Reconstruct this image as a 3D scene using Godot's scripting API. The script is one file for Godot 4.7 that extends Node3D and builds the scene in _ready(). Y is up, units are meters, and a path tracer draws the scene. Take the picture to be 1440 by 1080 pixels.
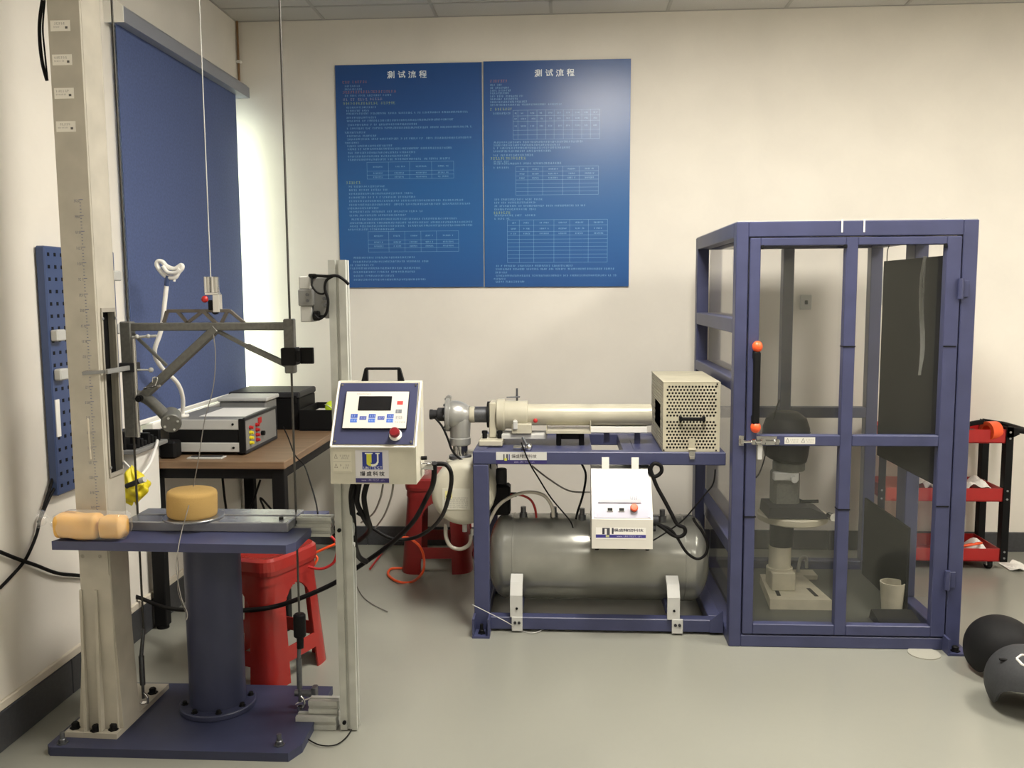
extends Node3D

# ---------------------------------------------------------------- mesh builder
class MB:
	var v := PackedVector3Array()
	var n := PackedVector3Array()
	var uv := PackedVector2Array()
	var xf := Transform3D.IDENTITY

	func tri(a: Vector3, b: Vector3, c: Vector3, na: Vector3, nb: Vector3, nc: Vector3, ua := Vector2.ZERO, ub := Vector2.ZERO, uc := Vector2.ZERO) -> void:
		a = xf * a
		b = xf * b
		c = xf * c
		var bs := xf.basis.inverse().transposed()
		na = (bs * na).normalized()
		nb = (bs * nb).normalized()
		nc = (bs * nc).normalized()
		if (c - a).cross(b - a).dot(na + nb + nc) >= 0.0:
			v.append_array([a, b, c])
			n.append_array([na, nb, nc])
			uv.append_array([ua, ub, uc])
		else:
			v.append_array([a, c, b])
			n.append_array([na, nc, nb])
			uv.append_array([ua, uc, ub])

	func flat(a: Vector3, b: Vector3, c: Vector3, nn: Vector3) -> void:
		tri(a, b, c, nn, nn, nn)

	func quad(a: Vector3, b: Vector3, c: Vector3, d: Vector3, nn: Vector3) -> void:
		flat(a, b, c, nn)
		flat(a, c, d, nn)

	func sheet(a: Vector3, b: Vector3, c: Vector3, d: Vector3, nn: Vector3) -> MB:
		quad(a, b, c, d, nn)
		return self

	# chamfered box
	func box(c: Vector3, s: Vector3, bev := 0.0) -> MB:
		var h := s * 0.5
		bev = minf(bev, minf(h.x, minf(h.y, h.z)) * 0.9)
		var p := func(sx: float, sy: float, sz: float, ax: int) -> Vector3:
			var k := Vector3(bev, bev, bev)
			k[ax] = 0.0
			return c + Vector3(sx * (h.x - k.x), sy * (h.y - k.y), sz * (h.z - k.z))
		var g := func(ax: int, sa: float, b1: int, s1: float, b2: int, s2: float, use: int) -> Vector3:
			var q := Vector3()
			q[ax] = sa
			q[b1] = s1
			q[b2] = s2
			return p.call(q.x, q.y, q.z, use)
		for ax in 3:
			var b1 := (ax + 1) % 3
			var b2 := (ax + 2) % 3
			for sa in [-1.0, 1.0]:
				var nn := Vector3()
				nn[ax] = sa
				quad(g.call(ax, sa, b1, -1, b2, -1, ax), g.call(ax, sa, b1, 1, b2, -1, ax), g.call(ax, sa, b1, 1, b2, 1, ax), g.call(ax, sa, b1, -1, b2, 1, ax), nn)
		if bev > 0.0:
			for ax in 3:
				var b1 := (ax + 1) % 3
				var b2 := (ax + 2) % 3
				for s1 in [-1.0, 1.0]:
					for s2 in [-1.0, 1.0]:
						var nn := Vector3()
						nn[b1] = s1
						nn[b2] = s2
						quad(g.call(ax, -1, b1, s1, b2, s2, b1), g.call(ax, 1, b1, s1, b2, s2, b1), g.call(ax, 1, b1, s1, b2, s2, b2), g.call(ax, -1, b1, s1, b2, s2, b2), nn.normalized())
			for sx in [-1.0, 1.0]:
				for sy in [-1.0, 1.0]:
					for sz in [-1.0, 1.0]:
						flat(p.call(sx, sy, sz, 0), p.call(sx, sy, sz, 1), p.call(sx, sy, sz, 2), Vector3(sx, sy, sz).normalized())
		return self

	# box between two corners
	func bx(a: Vector3, b: Vector3, bev := 0.0) -> MB:
		return box((a + b) * 0.5, (b - a).abs(), bev)

	# oriented bar from p0 to p1; w across, h along «up»
	func beam(p0: Vector3, p1: Vector3, w: float, h: float, bev := 0.0, up := Vector3.UP) -> MB:
		var d := p1 - p0
		var y := d.normalized()
		if absf(y.dot(up)) > 0.98:
			up = Vector3.BACK if absf(y.z) < 0.9 else Vector3.RIGHT
		var x := up.cross(y).normalized()
		var z := x.cross(y).normalized()
		var keep := xf
		xf = keep * Transform3D(Basis(x, y, z), (p0 + p1) * 0.5)
		box(Vector3.ZERO, Vector3(w, d.length(), h), bev)
		xf = keep
		return self

	# lathe: profile of (radius, height) along axis «ax» from «at»
	func lathe(at: Vector3, ax: Vector3, prof: Array, seg := 24, soft := false) -> MB:
		var y := ax.normalized()
		var x := (Vector3.RIGHT if absf(y.x) < 0.9 else Vector3.UP).cross(y).normalized()
		var z := x.cross(y).normalized()
		var k := prof.size() - 1
		var ns := []
		for i in k:
			var d: Vector2 = prof[i + 1] - prof[i]
			ns.append(Vector2(d.y, -d.x).normalized())
		# orient: normals point away from the axis / outwards for a profile that runs from bottom to top
		for i in k:
			var a: Vector2 = prof[i]
			var b: Vector2 = prof[i + 1]
			var n0: Vector2 = ns[i]
			var n1: Vector2 = ns[i]
			if soft:
				if i > 0:
					n0 = (ns[i - 1] + ns[i]).normalized()
				if i < k - 1:
					n1 = (ns[i] + ns[i + 1]).normalized()
			for j in seg:
				var t0 := TAU * j / seg
				var t1 := TAU * (j + 1) / seg
				var r0 := x * cos(t0) + z * sin(t0)
				var r1 := x * cos(t1) + z * sin(t1)
				var p00 := at + r0 * a.x + y * a.y
				var p01 := at + r1 * a.x + y * a.y
				var p10 := at + r0 * b.x + y * b.y
				var p11 := at + r1 * b.x + y * b.y
				var m00 := r0 * n0.x + y * n0.y
				var m01 := r1 * n0.x + y * n0.y
				var m10 := r0 * n1.x + y * n1.y
				var m11 := r1 * n1.x + y * n1.y
				if a.x > 1e-6:
					tri(p00, p01, p11, m00, m01, m11)
				if b.x > 1e-6:
					tri(p00, p11, p10, m00, m11, m10)
		return self

	func cyl(p0: Vector3, p1: Vector3, r: float, seg := 16, r1 := -1.0, bev := 0.0) -> MB:
		var l := (p1 - p0).length()
		if r1 < 0.0:
			r1 = r
		if bev > 0.0:
			return lathe(p0, p1 - p0, [Vector2(0, 0), Vector2(r - bev, 0), Vector2(r, bev), Vector2(r1, l - bev), Vector2(r1 - bev, l), Vector2(0, l)], seg)
		return lathe(p0, p1 - p0, [Vector2(0, 0), Vector2(r, 0), Vector2(r1, l), Vector2(0, l)], seg)

	func ball(c: Vector3, r: float, seg := 16, squash := 1.0) -> MB:
		var pr := []
		for i in seg / 2 + 1:
			var t := PI * i / (seg / 2)
			pr.append(Vector2(r * sin(t), -r * cos(t) * squash))
		return lathe(c, Vector3.UP, pr, seg, true)

	func hexbolt(p: Vector3, ax: Vector3, r: float, h: float) -> MB:
		lathe(p, ax, [Vector2(0, 0), Vector2(r * 1.45, 0), Vector2(r * 1.45, h * 0.2), Vector2(r, h * 0.2), Vector2(r, h * 0.85), Vector2(r * 0.8, h), Vector2(0, h)], 6)
		return self

	# swept round tube through points (Catmull-Rom smoothed)
	func tube(pts: Array, r: float, seg := 8, sub := 6) -> MB:
		var q := []
		if sub <= 1 or pts.size() < 3:
			q = pts
		else:
			for i in pts.size() - 1:
				var p0: Vector3 = pts[maxi(i - 1, 0)]
				var p1: Vector3 = pts[i]
				var p2: Vector3 = pts[i + 1]
				var p3: Vector3 = pts[mini(i + 2, pts.size() - 1)]
				for s in sub:
					q.append(p1.cubic_interpolate(p2, p0, p3, float(s) / sub))
			q.append(pts[-1])
		var last_x := Vector3.ZERO
		var rings := []
		for i in q.size():
			var d: Vector3 = (q[mini(i + 1, q.size() - 1)] - q[maxi(i - 1, 0)]).normalized()
			var x := last_x - d * last_x.dot(d)
			if x.length() < 1e-3:
				x = (Vector3.UP if absf(d.y) < 0.9 else Vector3.RIGHT).cross(d)
			x = x.normalized()
			last_x = x
			var z := x.cross(d).normalized()
			var ring := []
			for j in seg + 1:
				var t := TAU * j / seg
				ring.append(x * cos(t) + z * sin(t))
			rings.append(ring)
		for i in q.size() - 1:
			for j in seg:
				var a0: Vector3 = rings[i][j]
				var a1: Vector3 = rings[i][j + 1]
				var b0: Vector3 = rings[i + 1][j]
				var b1: Vector3 = rings[i + 1][j + 1]
				tri(q[i] + a0 * r, q[i] + a1 * r, q[i + 1] + b1 * r, a0, a1, b1)
				tri(q[i] + a0 * r, q[i + 1] + b1 * r, q[i + 1] + b0 * r, a0, b1, b0)
		for e in [0, q.size() - 1]:
			var d: Vector3 = (q[0] - q[1]).normalized() if e == 0 else (q[-1] - q[-2]).normalized()
			for j in seg:
				flat(q[e], q[e] + rings[e][j] * r, q[e] + rings[e][j + 1] * r, d)
		return self

	# polygon in local x/y, pushed from z = 0 to z = depth
	func prism(poly: Array, depth: float, at := Transform3D.IDENTITY) -> MB:
		var keep := xf
		xf = keep * at
		var pp := PackedVector2Array(poly)
		var idx := Geometry2D.triangulate_polygon(pp)
		for i in range(0, idx.size(), 3):
			var a := pp[idx[i]]
			var b := pp[idx[i + 1]]
			var c := pp[idx[i + 2]]
			flat(Vector3(a.x, a.y, 0), Vector3(b.x, b.y, 0), Vector3(c.x, c.y, 0), Vector3(0, 0, -signf(depth)))
			flat(Vector3(a.x, a.y, depth), Vector3(b.x, b.y, depth), Vector3(c.x, c.y, depth), Vector3(0, 0, signf(depth)))
		var cw := Geometry2D.is_polygon_clockwise(pp)
		for i in pp.size():
			var a := pp[i]
			var b := pp[(i + 1) % pp.size()]
			var e := b - a
			var m := Vector3(e.y, -e.x, 0).normalized() * (-1.0 if cw else 1.0)
			quad(Vector3(a.x, a.y, 0), Vector3(b.x, b.y, 0), Vector3(b.x, b.y, depth), Vector3(a.x, a.y, depth), m)
		xf = keep
		return self

	# smooth sheet from a function of (u, v) in 0..1
	func surf(f: Callable, nu: int, nv: int, both := false) -> MB:
		var p := []
		for i in nu + 1:
			var row := []
			for j in nv + 1:
				row.append(f.call(float(i) / nu, float(j) / nv))
			p.append(row)
		var nr := []
		for i in nu + 1:
			var row := []
			for j in nv + 1:
				var e := 0.002
				var u := float(i) / nu
				var w := float(j) / nv
				var du: Vector3 = f.call(minf(u + e, 1.0), w) - f.call(maxf(u - e, 0.0), w)
				var dw: Vector3 = f.call(u, minf(w + e, 1.0)) - f.call(u, maxf(w - e, 0.0))
				var m := du.cross(dw)
				if m.length() < 1e-12:
					var u2 := clampf(u, 0.01, 0.99)
					var w2 := clampf(w, 0.01, 0.99)
					m = (f.call(u2 + e, w2) - f.call(u2 - e, w2)).cross(f.call(u2, w2 + e) - f.call(u2, w2 - e))
				row.append(m.normalized())
			nr.append(row)
		for i in nu:
			for j in nv:
				var ua := Vector2(float(i) / nu, float(j) / nv)
				var ub := Vector2(float(i + 1) / nu, float(j + 1) / nv)
				tri(p[i][j], p[i + 1][j], p[i + 1][j + 1], nr[i][j], nr[i + 1][j], nr[i + 1][j + 1], ua, Vector2(ub.x, ua.y), ub)
				tri(p[i][j], p[i + 1][j + 1], p[i][j + 1], nr[i][j], nr[i + 1][j + 1], nr[i][j + 1], ua, ub, Vector2(ua.x, ub.y))
		return self

	# thin printed slab: centre, right, up (unit), size; the print (uv 0..1) faces right x up
	func slab(c: Vector3, rt: Vector3, up: Vector3, w: float, h: float, th: float) -> MB:
		var nn := rt.cross(up).normalized()
		var a := rt * w * 0.5
		var b := up * h * 0.5
		var f := nn * th
		tri(c - a - b + f, c + a - b + f, c + a + b + f, nn, nn, nn, Vector2(0, 1), Vector2(1, 1), Vector2(1, 0))
		tri(c - a - b + f, c + a + b + f, c - a + b + f, nn, nn, nn, Vector2(0, 1), Vector2(1, 0), Vector2(0, 0))
		quad(c - a - b, c + a - b, c + a + b, c - a + b, -nn)
		for s in [-1.0, 1.0]:
			quad(c + a * s - b, c + a * s + b, c + a * s + b + f, c + a * s - b + f, rt * s)
			quad(c + b * s - a, c + b * s + a, c + b * s + a + f, c + b * s - a + f, up * s)
		return self

	func mesh(off: Vector3) -> ArrayMesh:
		var vv := PackedVector3Array()
		vv.resize(v.size())
		for i in v.size():
			vv[i] = v[i] - off
		var ar := []
		ar.resize(Mesh.ARRAY_MAX)
		ar[Mesh.ARRAY_VERTEX] = vv
		ar[Mesh.ARRAY_NORMAL] = n
		ar[Mesh.ARRAY_TEX_UV] = uv
		var am := ArrayMesh.new()
		am.add_surface_from_arrays(Mesh.PRIMITIVE_TRIANGLES, ar)
		return am

# ---------------------------------------------------------------- scene helpers
var used := {}
var M := {}
var rng := RandomNumberGenerator.new()
const X := Vector3.RIGHT
const Y := Vector3.UP
const Z := Vector3.BACK

func V(x: float, y: float, z: float) -> Vector3:
	return Vector3(x, y, z)

func numbered(called: String) -> String:
	if not used.has(called):
		used[called] = 0
		return called
	used[called] += 1
	return "%s_%03d" % [called, used[called]]

func tag(o: Node3D, label: String, category: String, group := "") -> Node3D:
	o.set_meta("label", label)
	o.set_meta("category", category)
	if group != "":
		o.set_meta("group", group)
	return o

func thing(called: String, label: String, category: String, at: Vector3, group := "") -> Node3D:
	var o := Node3D.new()
	o.name = numbered(called)
	add_child(o, true)
	o.position = at
	return tag(o, label, category, group)

# the world position of the frame that a node's vertices are written in (nothing here is turned)
func world_of(p: Node3D) -> Vector3:
	var s := Vector3.ZERO
	var q: Node = p
	while q != self and q != null:
		s += (q as Node3D).position
		q = q.get_parent()
	return s

# one named mesh; the builder holds world coordinates
func obj(called: String, b: MB, m: Material, parent: Node3D = self, label := "") -> MeshInstance3D:
	var o := MeshInstance3D.new()
	var top := parent == self
	o.name = numbered(called) if top else called
	# the node sits in the middle of its mesh
	var lo := b.v[0]
	var hi := b.v[0]
	for p in b.v:
		lo = lo.min(p)
		hi = hi.max(p)
	var mid := (lo + hi) * 0.5
	if top:
		mid.y = lo.y
	o.mesh = b.mesh(mid)
	o.mesh.surface_set_material(0, m)
	parent.add_child(o, true)
	o.position = mid - world_of(parent)
	if label != "":
		o.set_meta("label", label)
	return o

func struct(called: String, b: MB, m: Material, parent: Node3D = self) -> MeshInstance3D:
	var o := obj(called, b, m, parent)
	if parent == self:
		o.set_meta("kind", "structure")
	return o

func mb() -> MB:
	return MB.new()

# ---------------------------------------------------------------- materials
func noise(freq: float, lo: float, hi: float, sd: int, size := 256, octaves := 4) -> NoiseTexture2D:
	var f := FastNoiseLite.new()
	f.seed = sd
	f.noise_type = FastNoiseLite.TYPE_SIMPLEX_SMOOTH
	f.frequency = freq
	f.fractal_octaves = octaves
	var t := NoiseTexture2D.new()
	t.width = size
	t.height = size
	t.seamless = true
	t.noise = f
	var g := Gradient.new()
	g.set_color(0, Color(lo, lo, lo))
	g.set_color(1, Color(hi, hi, hi))
	t.color_ramp = g
	return t

func mat(c: Color, rough := 0.5, metal := 0.0) -> StandardMaterial3D:
	var m := StandardMaterial3D.new()
	m.albedo_color = c
	m.roughness = rough
	m.metallic = metal
	return m

func dark(c: Color, rough: float) -> StandardMaterial3D:
	var m := mat(c, rough)
	m.metallic_specular = 0.28
	return m

func c8(r: int, g: int, b: int) -> Color:
	return Color8(r, g, b)

func grain(m: StandardMaterial3D, t: Texture2D, scale := 1.0, rt: Texture2D = null) -> StandardMaterial3D:
	m.albedo_texture = t
	m.uv1_triplanar = true
	m.uv1_world_triplanar = true
	m.uv1_scale = Vector3(scale, scale, scale)
	if rt != null:
		m.roughness_texture = rt
	return m

func glass(c: Color, a: float, rough := 0.05) -> StandardMaterial3D:
	var m := mat(Color(c.r, c.g, c.b, a), rough)
	m.transparency = BaseMaterial3D.TRANSPARENCY_ALPHA
	m.cull_mode = BaseMaterial3D.CULL_DISABLED
	return m

func make_materials() -> void:
	var soft := noise(0.012, 0.9, 1.0, 3)
	var fine := noise(0.06, 0.86, 1.0, 5)
	var blot := noise(0.005, 0.93, 1.0, 9, 512, 2)
	var speck := noise(0.2, 0.75, 1.0, 12, 256, 3)
	var rgh := noise(0.02, 0.72, 1.0, 21)
	M.wall = grain(mat(c8(232, 227, 217), 0.75), noise(0.012, 0.965, 1.0, 3), 0.6)
	M.ceiling = grain(mat(c8(222, 220, 214), 0.9), speck, 6.0)
	M.tbar = mat(c8(170, 168, 163), 0.6)
	M.floor = grain(mat(c8(148, 148, 138), 0.28), blot, 0.3)
	M.base_sheet = mat(c8(84, 86, 78), 0.5)
	M.base_tile = grain(mat(c8(68, 69, 73), 0.35), fine, 3.0)
	M.ledge = mat(c8(214, 206, 190), 0.8)
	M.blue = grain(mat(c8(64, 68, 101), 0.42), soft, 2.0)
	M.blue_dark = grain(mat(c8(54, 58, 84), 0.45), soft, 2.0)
	M.mast = grain(mat(c8(186, 180, 166), 0.5), soft, 2.0)
	M.mast_slot = mat(c8(150, 145, 134), 0.5)
	M.beige = grain(mat(c8(190, 185, 166), 0.25), soft, 2.0)
	M.cage = grain(mat(c8(188, 182, 160), 0.5), soft, 2.0)
	M.cream = grain(mat(c8(204, 200, 182), 0.45), soft, 2.0)
	M.white_paint = mat(c8(238, 236, 230), 0.3)
	M.carriage = grain(mat(c8(112, 112, 108), 0.45, 0.25), fine, 4.0)
	M.carriage_thin = mat(c8(100, 94, 88), 0.5, 0.2)
	M.steel = grain(mat(c8(178, 180, 184), 0.3, 0.85), fine, 5.0)
	M.steel_dark = grain(mat(c8(118, 120, 124), 0.38, 0.8), fine, 5.0)
	M.chrome = mat(c8(215, 215, 215), 0.12, 1.0)
	M.alu = grain(mat(c8(196, 197, 190), 0.4, 0.2), soft, 3.0)
	M.cast = grain(mat(c8(196, 196, 192), 0.3, 0.55), speck, 9.0)
	M.tank = grain(mat(c8(156, 156, 148), 0.2, 0.35), soft, 2.0)
	M.black = dark(c8(20, 20, 21), 0.55)
	M.black_gloss = mat(c8(22, 22, 25), 0.25)
	M.estop = mat(c8(128, 26, 34), 0.3)
	M.disc = mat(c8(160, 158, 146), 0.5)
	M.anvil = grain(mat(c8(150, 152, 158), 0.26, 0.5), soft, 4.0)
	M.rubber = grain(dark(c8(26, 26, 28), 0.65), fine, 6.0)
	M.dark_grey = dark(c8(52, 52, 54), 0.5)
	M.grey = mat(c8(128, 128, 126), 0.5)
	M.box_white = mat(c8(212, 209, 200), 0.4)
	M.light_grey = mat(c8(190, 190, 186), 0.5)
	M.white = mat(c8(235, 233, 226), 0.5)
	M.red_plastic = mat(c8(150, 42, 37), 0.25)
	M.red_old = grain(mat(c8(140, 32, 32), 0.35), soft, 2.0)
	M.red = mat(c8(176, 36, 36), 0.35)
	M.orange = mat(c8(244, 92, 44), 0.4)
	M.yellow = mat(c8(222, 206, 40), 0.5)
	M.lime = mat(c8(206, 232, 48), 0.8)
	M.rope = mat(c8(74, 72, 68), 0.5, 0.5)
	M.cable = dark(c8(19, 18, 19), 0.55)
	M.cable_grey = mat(c8(132, 128, 122), 0.5)
	M.hose_clear = mat(c8(176, 170, 158), 0.3)
	M.foam = grain(mat(c8(214, 176, 106), 0.9), speck, 8.0)
	M.foam_orange = grain(mat(c8(252, 196, 104), 0.9), speck, 8.0)
	M.film = glass(c8(240, 240, 236), 0.14, 0.06)
	M.pvc = glass(c8(120, 122, 112), 0.10, 0.08)
	M.pvc_fold = glass(c8(232, 232, 226), 0.3, 0.15)
	M.pane = glass(c8(235, 242, 240), 0.06, 0.02)
	M.window_frame = mat(c8(226, 226, 222), 0.4)
	M.rail_grey = mat(c8(150, 154, 164), 0.4, 0.3)
	M.blind = grain(mat(c8(82, 97, 142), 0.8), fine, 5.0)
	M.blind.backlight_enabled = true
	M.blind.backlight = Color(0.02, 0.03, 0.05)
	M.peg = mat(c8(62, 78, 118), 0.4)
	M.wood = grain(mat(c8(146, 118, 90), 0.45), wood_tex(), 1.0)
	M.wood_edge = mat(c8(128, 96, 62), 0.5)
	M.head_dark = grain(dark(c8(38, 38, 40), 0.5), fine, 6.0)
	M.stand_grey = grain(mat(c8(112, 112, 106), 0.5), fine, 4.0)
	M.stand_beige = grain(mat(c8(206, 200, 178), 0.5), soft, 3.0)
	M.clear_green = mat(c8(58, 84, 66), 0.4)
	M.helmet_black = grain(dark(c8(30, 30, 31), 0.62), fine, 6.0)
	M.helmet_grey = grain(dark(c8(68, 69, 71), 0.6), fine, 6.0)
	M.paper = mat(c8(240, 238, 232), 0.8)
	M.lamp_face = mat(Color.WHITE, 0.6)
	M.lamp_face.emission_enabled = true
	M.lamp_face.emission = Color(1.0, 0.975, 0.93)
	M.lamp_face.emission_energy_multiplier = 6.0

func wood_tex() -> ImageTexture:
	var im := Image.create(256, 256, false, Image.FORMAT_RGB8)
	var f := FastNoiseLite.new()
	f.seed = 8
	f.frequency = 0.02
	for y in 256:
		for x in 256:
			var k := 0.86 + 0.14 * f.get_noise_2d(x * 0.4, y * 6.0)
			im.set_pixel(x, y, Color(k, k, k))
	return ImageTexture.create_from_image(im)

func print_mat(im: Image, rough := 0.45) -> StandardMaterial3D:
	var m := mat(Color.WHITE, rough)
	m.albedo_texture = ImageTexture.create_from_image(im)
	return m

# ---------------------------------------------------------------- lettering
const GLYPH := {
	"ce": "1 2 2.5 3.2;.5 5 2 6;.5 11.5 2.5 8;3.5 1.5 3.5 8.5;3.5 1.5 7 1.5;7 1.5 7 8.5;5.2 3.5 5.2 8;5.2 8 3 11.5;5.5 8.5 7 11;8.8 2.5 8.8 8.5;11 1 11 11;11 11 10 10.5",
	"shi": "1.5 1.5 2.5 3;.5 5 2.5 5;2.5 5 2.5 10.5;2.5 10.5 4 9;4.5 3.5 11.5 3.5;5 6 8 6;6.5 6 6.5 10;4.5 10.3 8 9.5;8.8 1 9.2 6;9.2 6 11 11;11 11 11.7 9;10.3 1.2 11 2.2",
	"liu": "1 2 2.5 3.2;.5 5 2 6;.5 11.5 2.5 8;4 2.8 11.5 2.8;7.5 1 8 2.5;6.8 3 5.2 5.3;5.2 5.3 10.5 5;9.3 3.8 10.8 5.8;5.5 6.8 5.3 9;5.3 9 4.2 11.5;7.8 6.8 7.8 11;10 6.8 10 10.5;10 10.5 11.6 10.5;11.6 10.5 11.6 9.5",
	"cheng": "4 1.2 1.2 2.4;.5 4.2 5 4.2;2.8 2.2 2.8 11.5;2.8 5 .7 8.5;3 5.5 4.8 7.5;6.3 1.8 6.3 5;6.3 1.8 11 1.8;11 1.8 11 5;6.3 5 11 5;6 6.8 11.3 6.8;6.3 9 11 9;5.7 11.3 11.7 11.3;8.6 6.8 8.6 11.3",
	"yang": ".5 3.5 4 3.5;2.5 1 2.5 11;2.5 11 1.5 10.3;.5 7.5 4 6.5;5.5 1 5.5 5;5.5 1 10.5 1;10.5 1 10.5 5;5.5 3 10.5 3;5.5 5 10.5 5;4.5 6.3 11.5 6.3;6 7.5 4.5 9.5;6 7.5 11 7.5;11 7.5 10.3 11.3;8 7.5 5.5 11;9.8 7.5 7.8 11.3",
	"sheng": "2 3 11 3;2 3 2 5.5;2 5.5 .8 7.5;2.2 4.8 5 4.8;5 4.8 4.8 7;6.5 1 7.5 4.5;7.5 4.5 10 7.3;10 7.3 10.8 6;9.5 4 6.8 7;8.8 1.2 9.8 2.2;2 8.2 2 11;2 8.2 10.3 8.2;10.3 8.2 10.3 11;4.8 8.2 4.8 11;7.5 8.2 7.5 11;.5 11.2 11.7 11.2",
	"ke": "4 1.2 1.2 2.4;.5 4.2 5 4.2;2.8 2.2 2.8 11.5;2.8 5 .7 8.5;3 5.5 4.8 7.5;7 2.2 8.3 3.4;6.6 5 8 6.2;5.8 8.6 11.7 7.4;9.8 1 9.8 11.5",
	"ji": ".5 3.5 4 3.5;2.5 1 2.5 11;2.5 11 1.5 10.3;.5 7.5 4 6.5;5 3.3 11.5 3.3;8.2 1 8.2 5.8;5.3 5.8 10.6 5.8;10.6 5.8 5 11.3;6.2 7 11.6 11.3",
	"jing": "1 2 2 4;4.4 2 3.6 4;.5 5 5 5;2.7 1 2.7 11.5;2.6 5.5 .7 8.5;2.9 5.5 4.8 8;6 2.2 11.5 2.2;6.3 3.8 11 3.8;5.6 5.4 11.8 5.4;8.7 1 8.7 5.4;6.8 6.8 6.8 11.5;6.8 6.8 10.8 6.8;10.8 6.8 10.8 11.3;6.8 8.3 10.8 8.3;6.8 9.8 10.8 9.8",
	"mi": "6 .6 6 1.8;1 2 11.2 2;1 2 .8 3.6;11.2 2 10.6 3.4;2.5 4 2 6;4 3.6 4.3 6.3;4.3 6.3 9 6.3;9 6.3 9.3 5.2;9 3.5 3 6.8;10 4.2 11 5.6;6.2 7.2 6.2 11;2 8.3 2 11.2;2 11.2 10.3 11.2;10.3 8.3 10.3 11.4",
	"U": "1 1 1 8;1 8 3 11;3 11 6 11;6 11 8 8;8 8 8 1", "N": "1 11 1 1;1 1 8 11;8 11 8 1", "I": "4 1 4 11", "T": "1 1 8 1;4.5 1 4.5 11", "E": "8 1 1 1;1 1 1 11;1 11 8 11;1 6 6 6",
	"S": "8 2 6 1;6 1 2 1;2 1 1 3;1 3 2 5.5;2 5.5 7 6.5;7 6.5 8 9;8 9 7 11;7 11 1 11", "w": "1 4 2.5 11;2.5 11 4.5 6;4.5 6 6.5 11;6.5 11 8 4", ".": "3 10 4 11", "c": "8 5 3 4;3 4 1 7;1 7 3 11;3 11 8 10", "o": "4 4 1 7;1 7 4 11;4 11 8 7;8 7 4 4", "n": "1 4 1 11;1 5 6 4;6 4 8 6;8 6 8 11",
}

func line(im: Image, a: Vector2, b: Vector2, w: float, c: Color) -> void:
	var k := int(maxf(1, (b - a).length()))
	for i in k + 1:
		var p := a.lerp(b, float(i) / k)
		im.fill_rect(Rect2i(int(p.x - w * 0.5), int(p.y - w * 0.5), maxi(1, int(w)), maxi(1, int(w))), c)

func glyph(im: Image, key: String, at: Vector2, size: float, w: float, c: Color) -> void:
	for s in GLYPH[key].split(";"):
		var q: PackedFloat64Array = s.split_floats(" ")
		line(im, at + Vector2(q[0], q[1]) * size / 12.0, at + Vector2(q[2], q[3]) * size / 12.0, w, c)

func glyphs(im: Image, keys: Array, at: Vector2, size: float, step: float, w: float, c: Color) -> void:
	for i in keys.size():
		glyph(im, keys[i], at + Vector2(step * i, 0), size, w, c)

# a line of print too small to read: strokes in square characters, with gaps
func small_print(im: Image, x0: float, x1: float, y: float, h: float, c: Color) -> void:
	var x := x0
	while x < x1:
		if rng.randf() < 0.07:
			x += h * 0.9
			continue
		var k := int(h)
		for i in 3:
			var yy := int(y - h * 0.5 + h * (0.1 + 0.38 * i) + rng.randf_range(0, 1))
			im.fill_rect(Rect2i(int(x + rng.randf_range(0, h * 0.25)), yy, maxi(2, int(k * rng.randf_range(0.35, 0.85))), 1), c)
		im.fill_rect(Rect2i(int(x + h * rng.randf_range(0.1, 0.7)), int(y - h * 0.5), 1, k), c)
		x += h * 1.02

# ---------------------------------------------------------------- the scene
func _ready() -> void:
	rng.seed = 7
	var cam := Camera3D.new()
	cam.name = "camera"
	add_child(cam)
	cam.position = Vector3(0, 1.335, 0)
	cam.basis = Basis(Vector3.UP, deg_to_rad(3.43)) * Basis(Vector3.RIGHT, deg_to_rad(-5.94)) * Basis(Vector3.BACK, deg_to_rad(-0.36))
	cam.fov = rad_to_deg(2.0 * atan(540.0 / 1250.0))
	cam.near = 0.05
	cam.far = 60.0
	cam.current = true
	var env := Environment.new()
	env.tonemap_mode = Environment.TONE_MAPPER_LINEAR
	env.tonemap_exposure = 1.02
	env.background_mode = Environment.BG_SKY
	var sky := Sky.new()
	var sm := ProceduralSkyMaterial.new()
	sm.sky_top_color = Color(0.92, 0.96, 0.84)
	sm.sky_horizon_color = Color(0.86, 0.9, 0.86)
	sm.ground_horizon_color = Color(0.7, 0.72, 0.68)
	sm.ground_bottom_color = Color(0.4, 0.42, 0.4)
	sm.sky_energy_multiplier = 3.4
	sm.ground_energy_multiplier = 3.4
	sky.sky_material = sm
	env.sky = sky
	env.sdfgi_enabled = true
	env.ssao_enabled = true
	env.ssil_enabled = true
	var we := WorldEnvironment.new()
	we.environment = env
	add_child(we)
	make_materials()
	# ceiling lamps: the near one is just above the frame, the others light the room behind the camera
	ceiling_lamp(V(0.30, 2.70, -2.45), 0.57, 1.14, 8.0, "ceiling light panel nearest the blue bench, above the camera's view")
	ceiling_lamp(V(2.40, 2.70, -2.45), 0.57, 1.14, 5.5, "ceiling light panel above the red cart side of the room")
	ceiling_lamp(V(0.30, 2.70, 0.60), 0.57, 1.14, 1.0, "ceiling light panel straight behind the camera")
	ceiling_lamp(V(2.40, 2.70, 0.60), 0.57, 1.14, 1.0, "ceiling light panel behind the camera on the right")

	build_room()
	build_wall_things()
	build_tester()
	build_carriage()
	build_control_post()
	build_desk()
	build_stools()
	build_bench()
	build_gun()
	build_enclosure()
	build_enclosure_inside()
	build_cart()
	build_helmets()
	build_cables()

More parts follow.
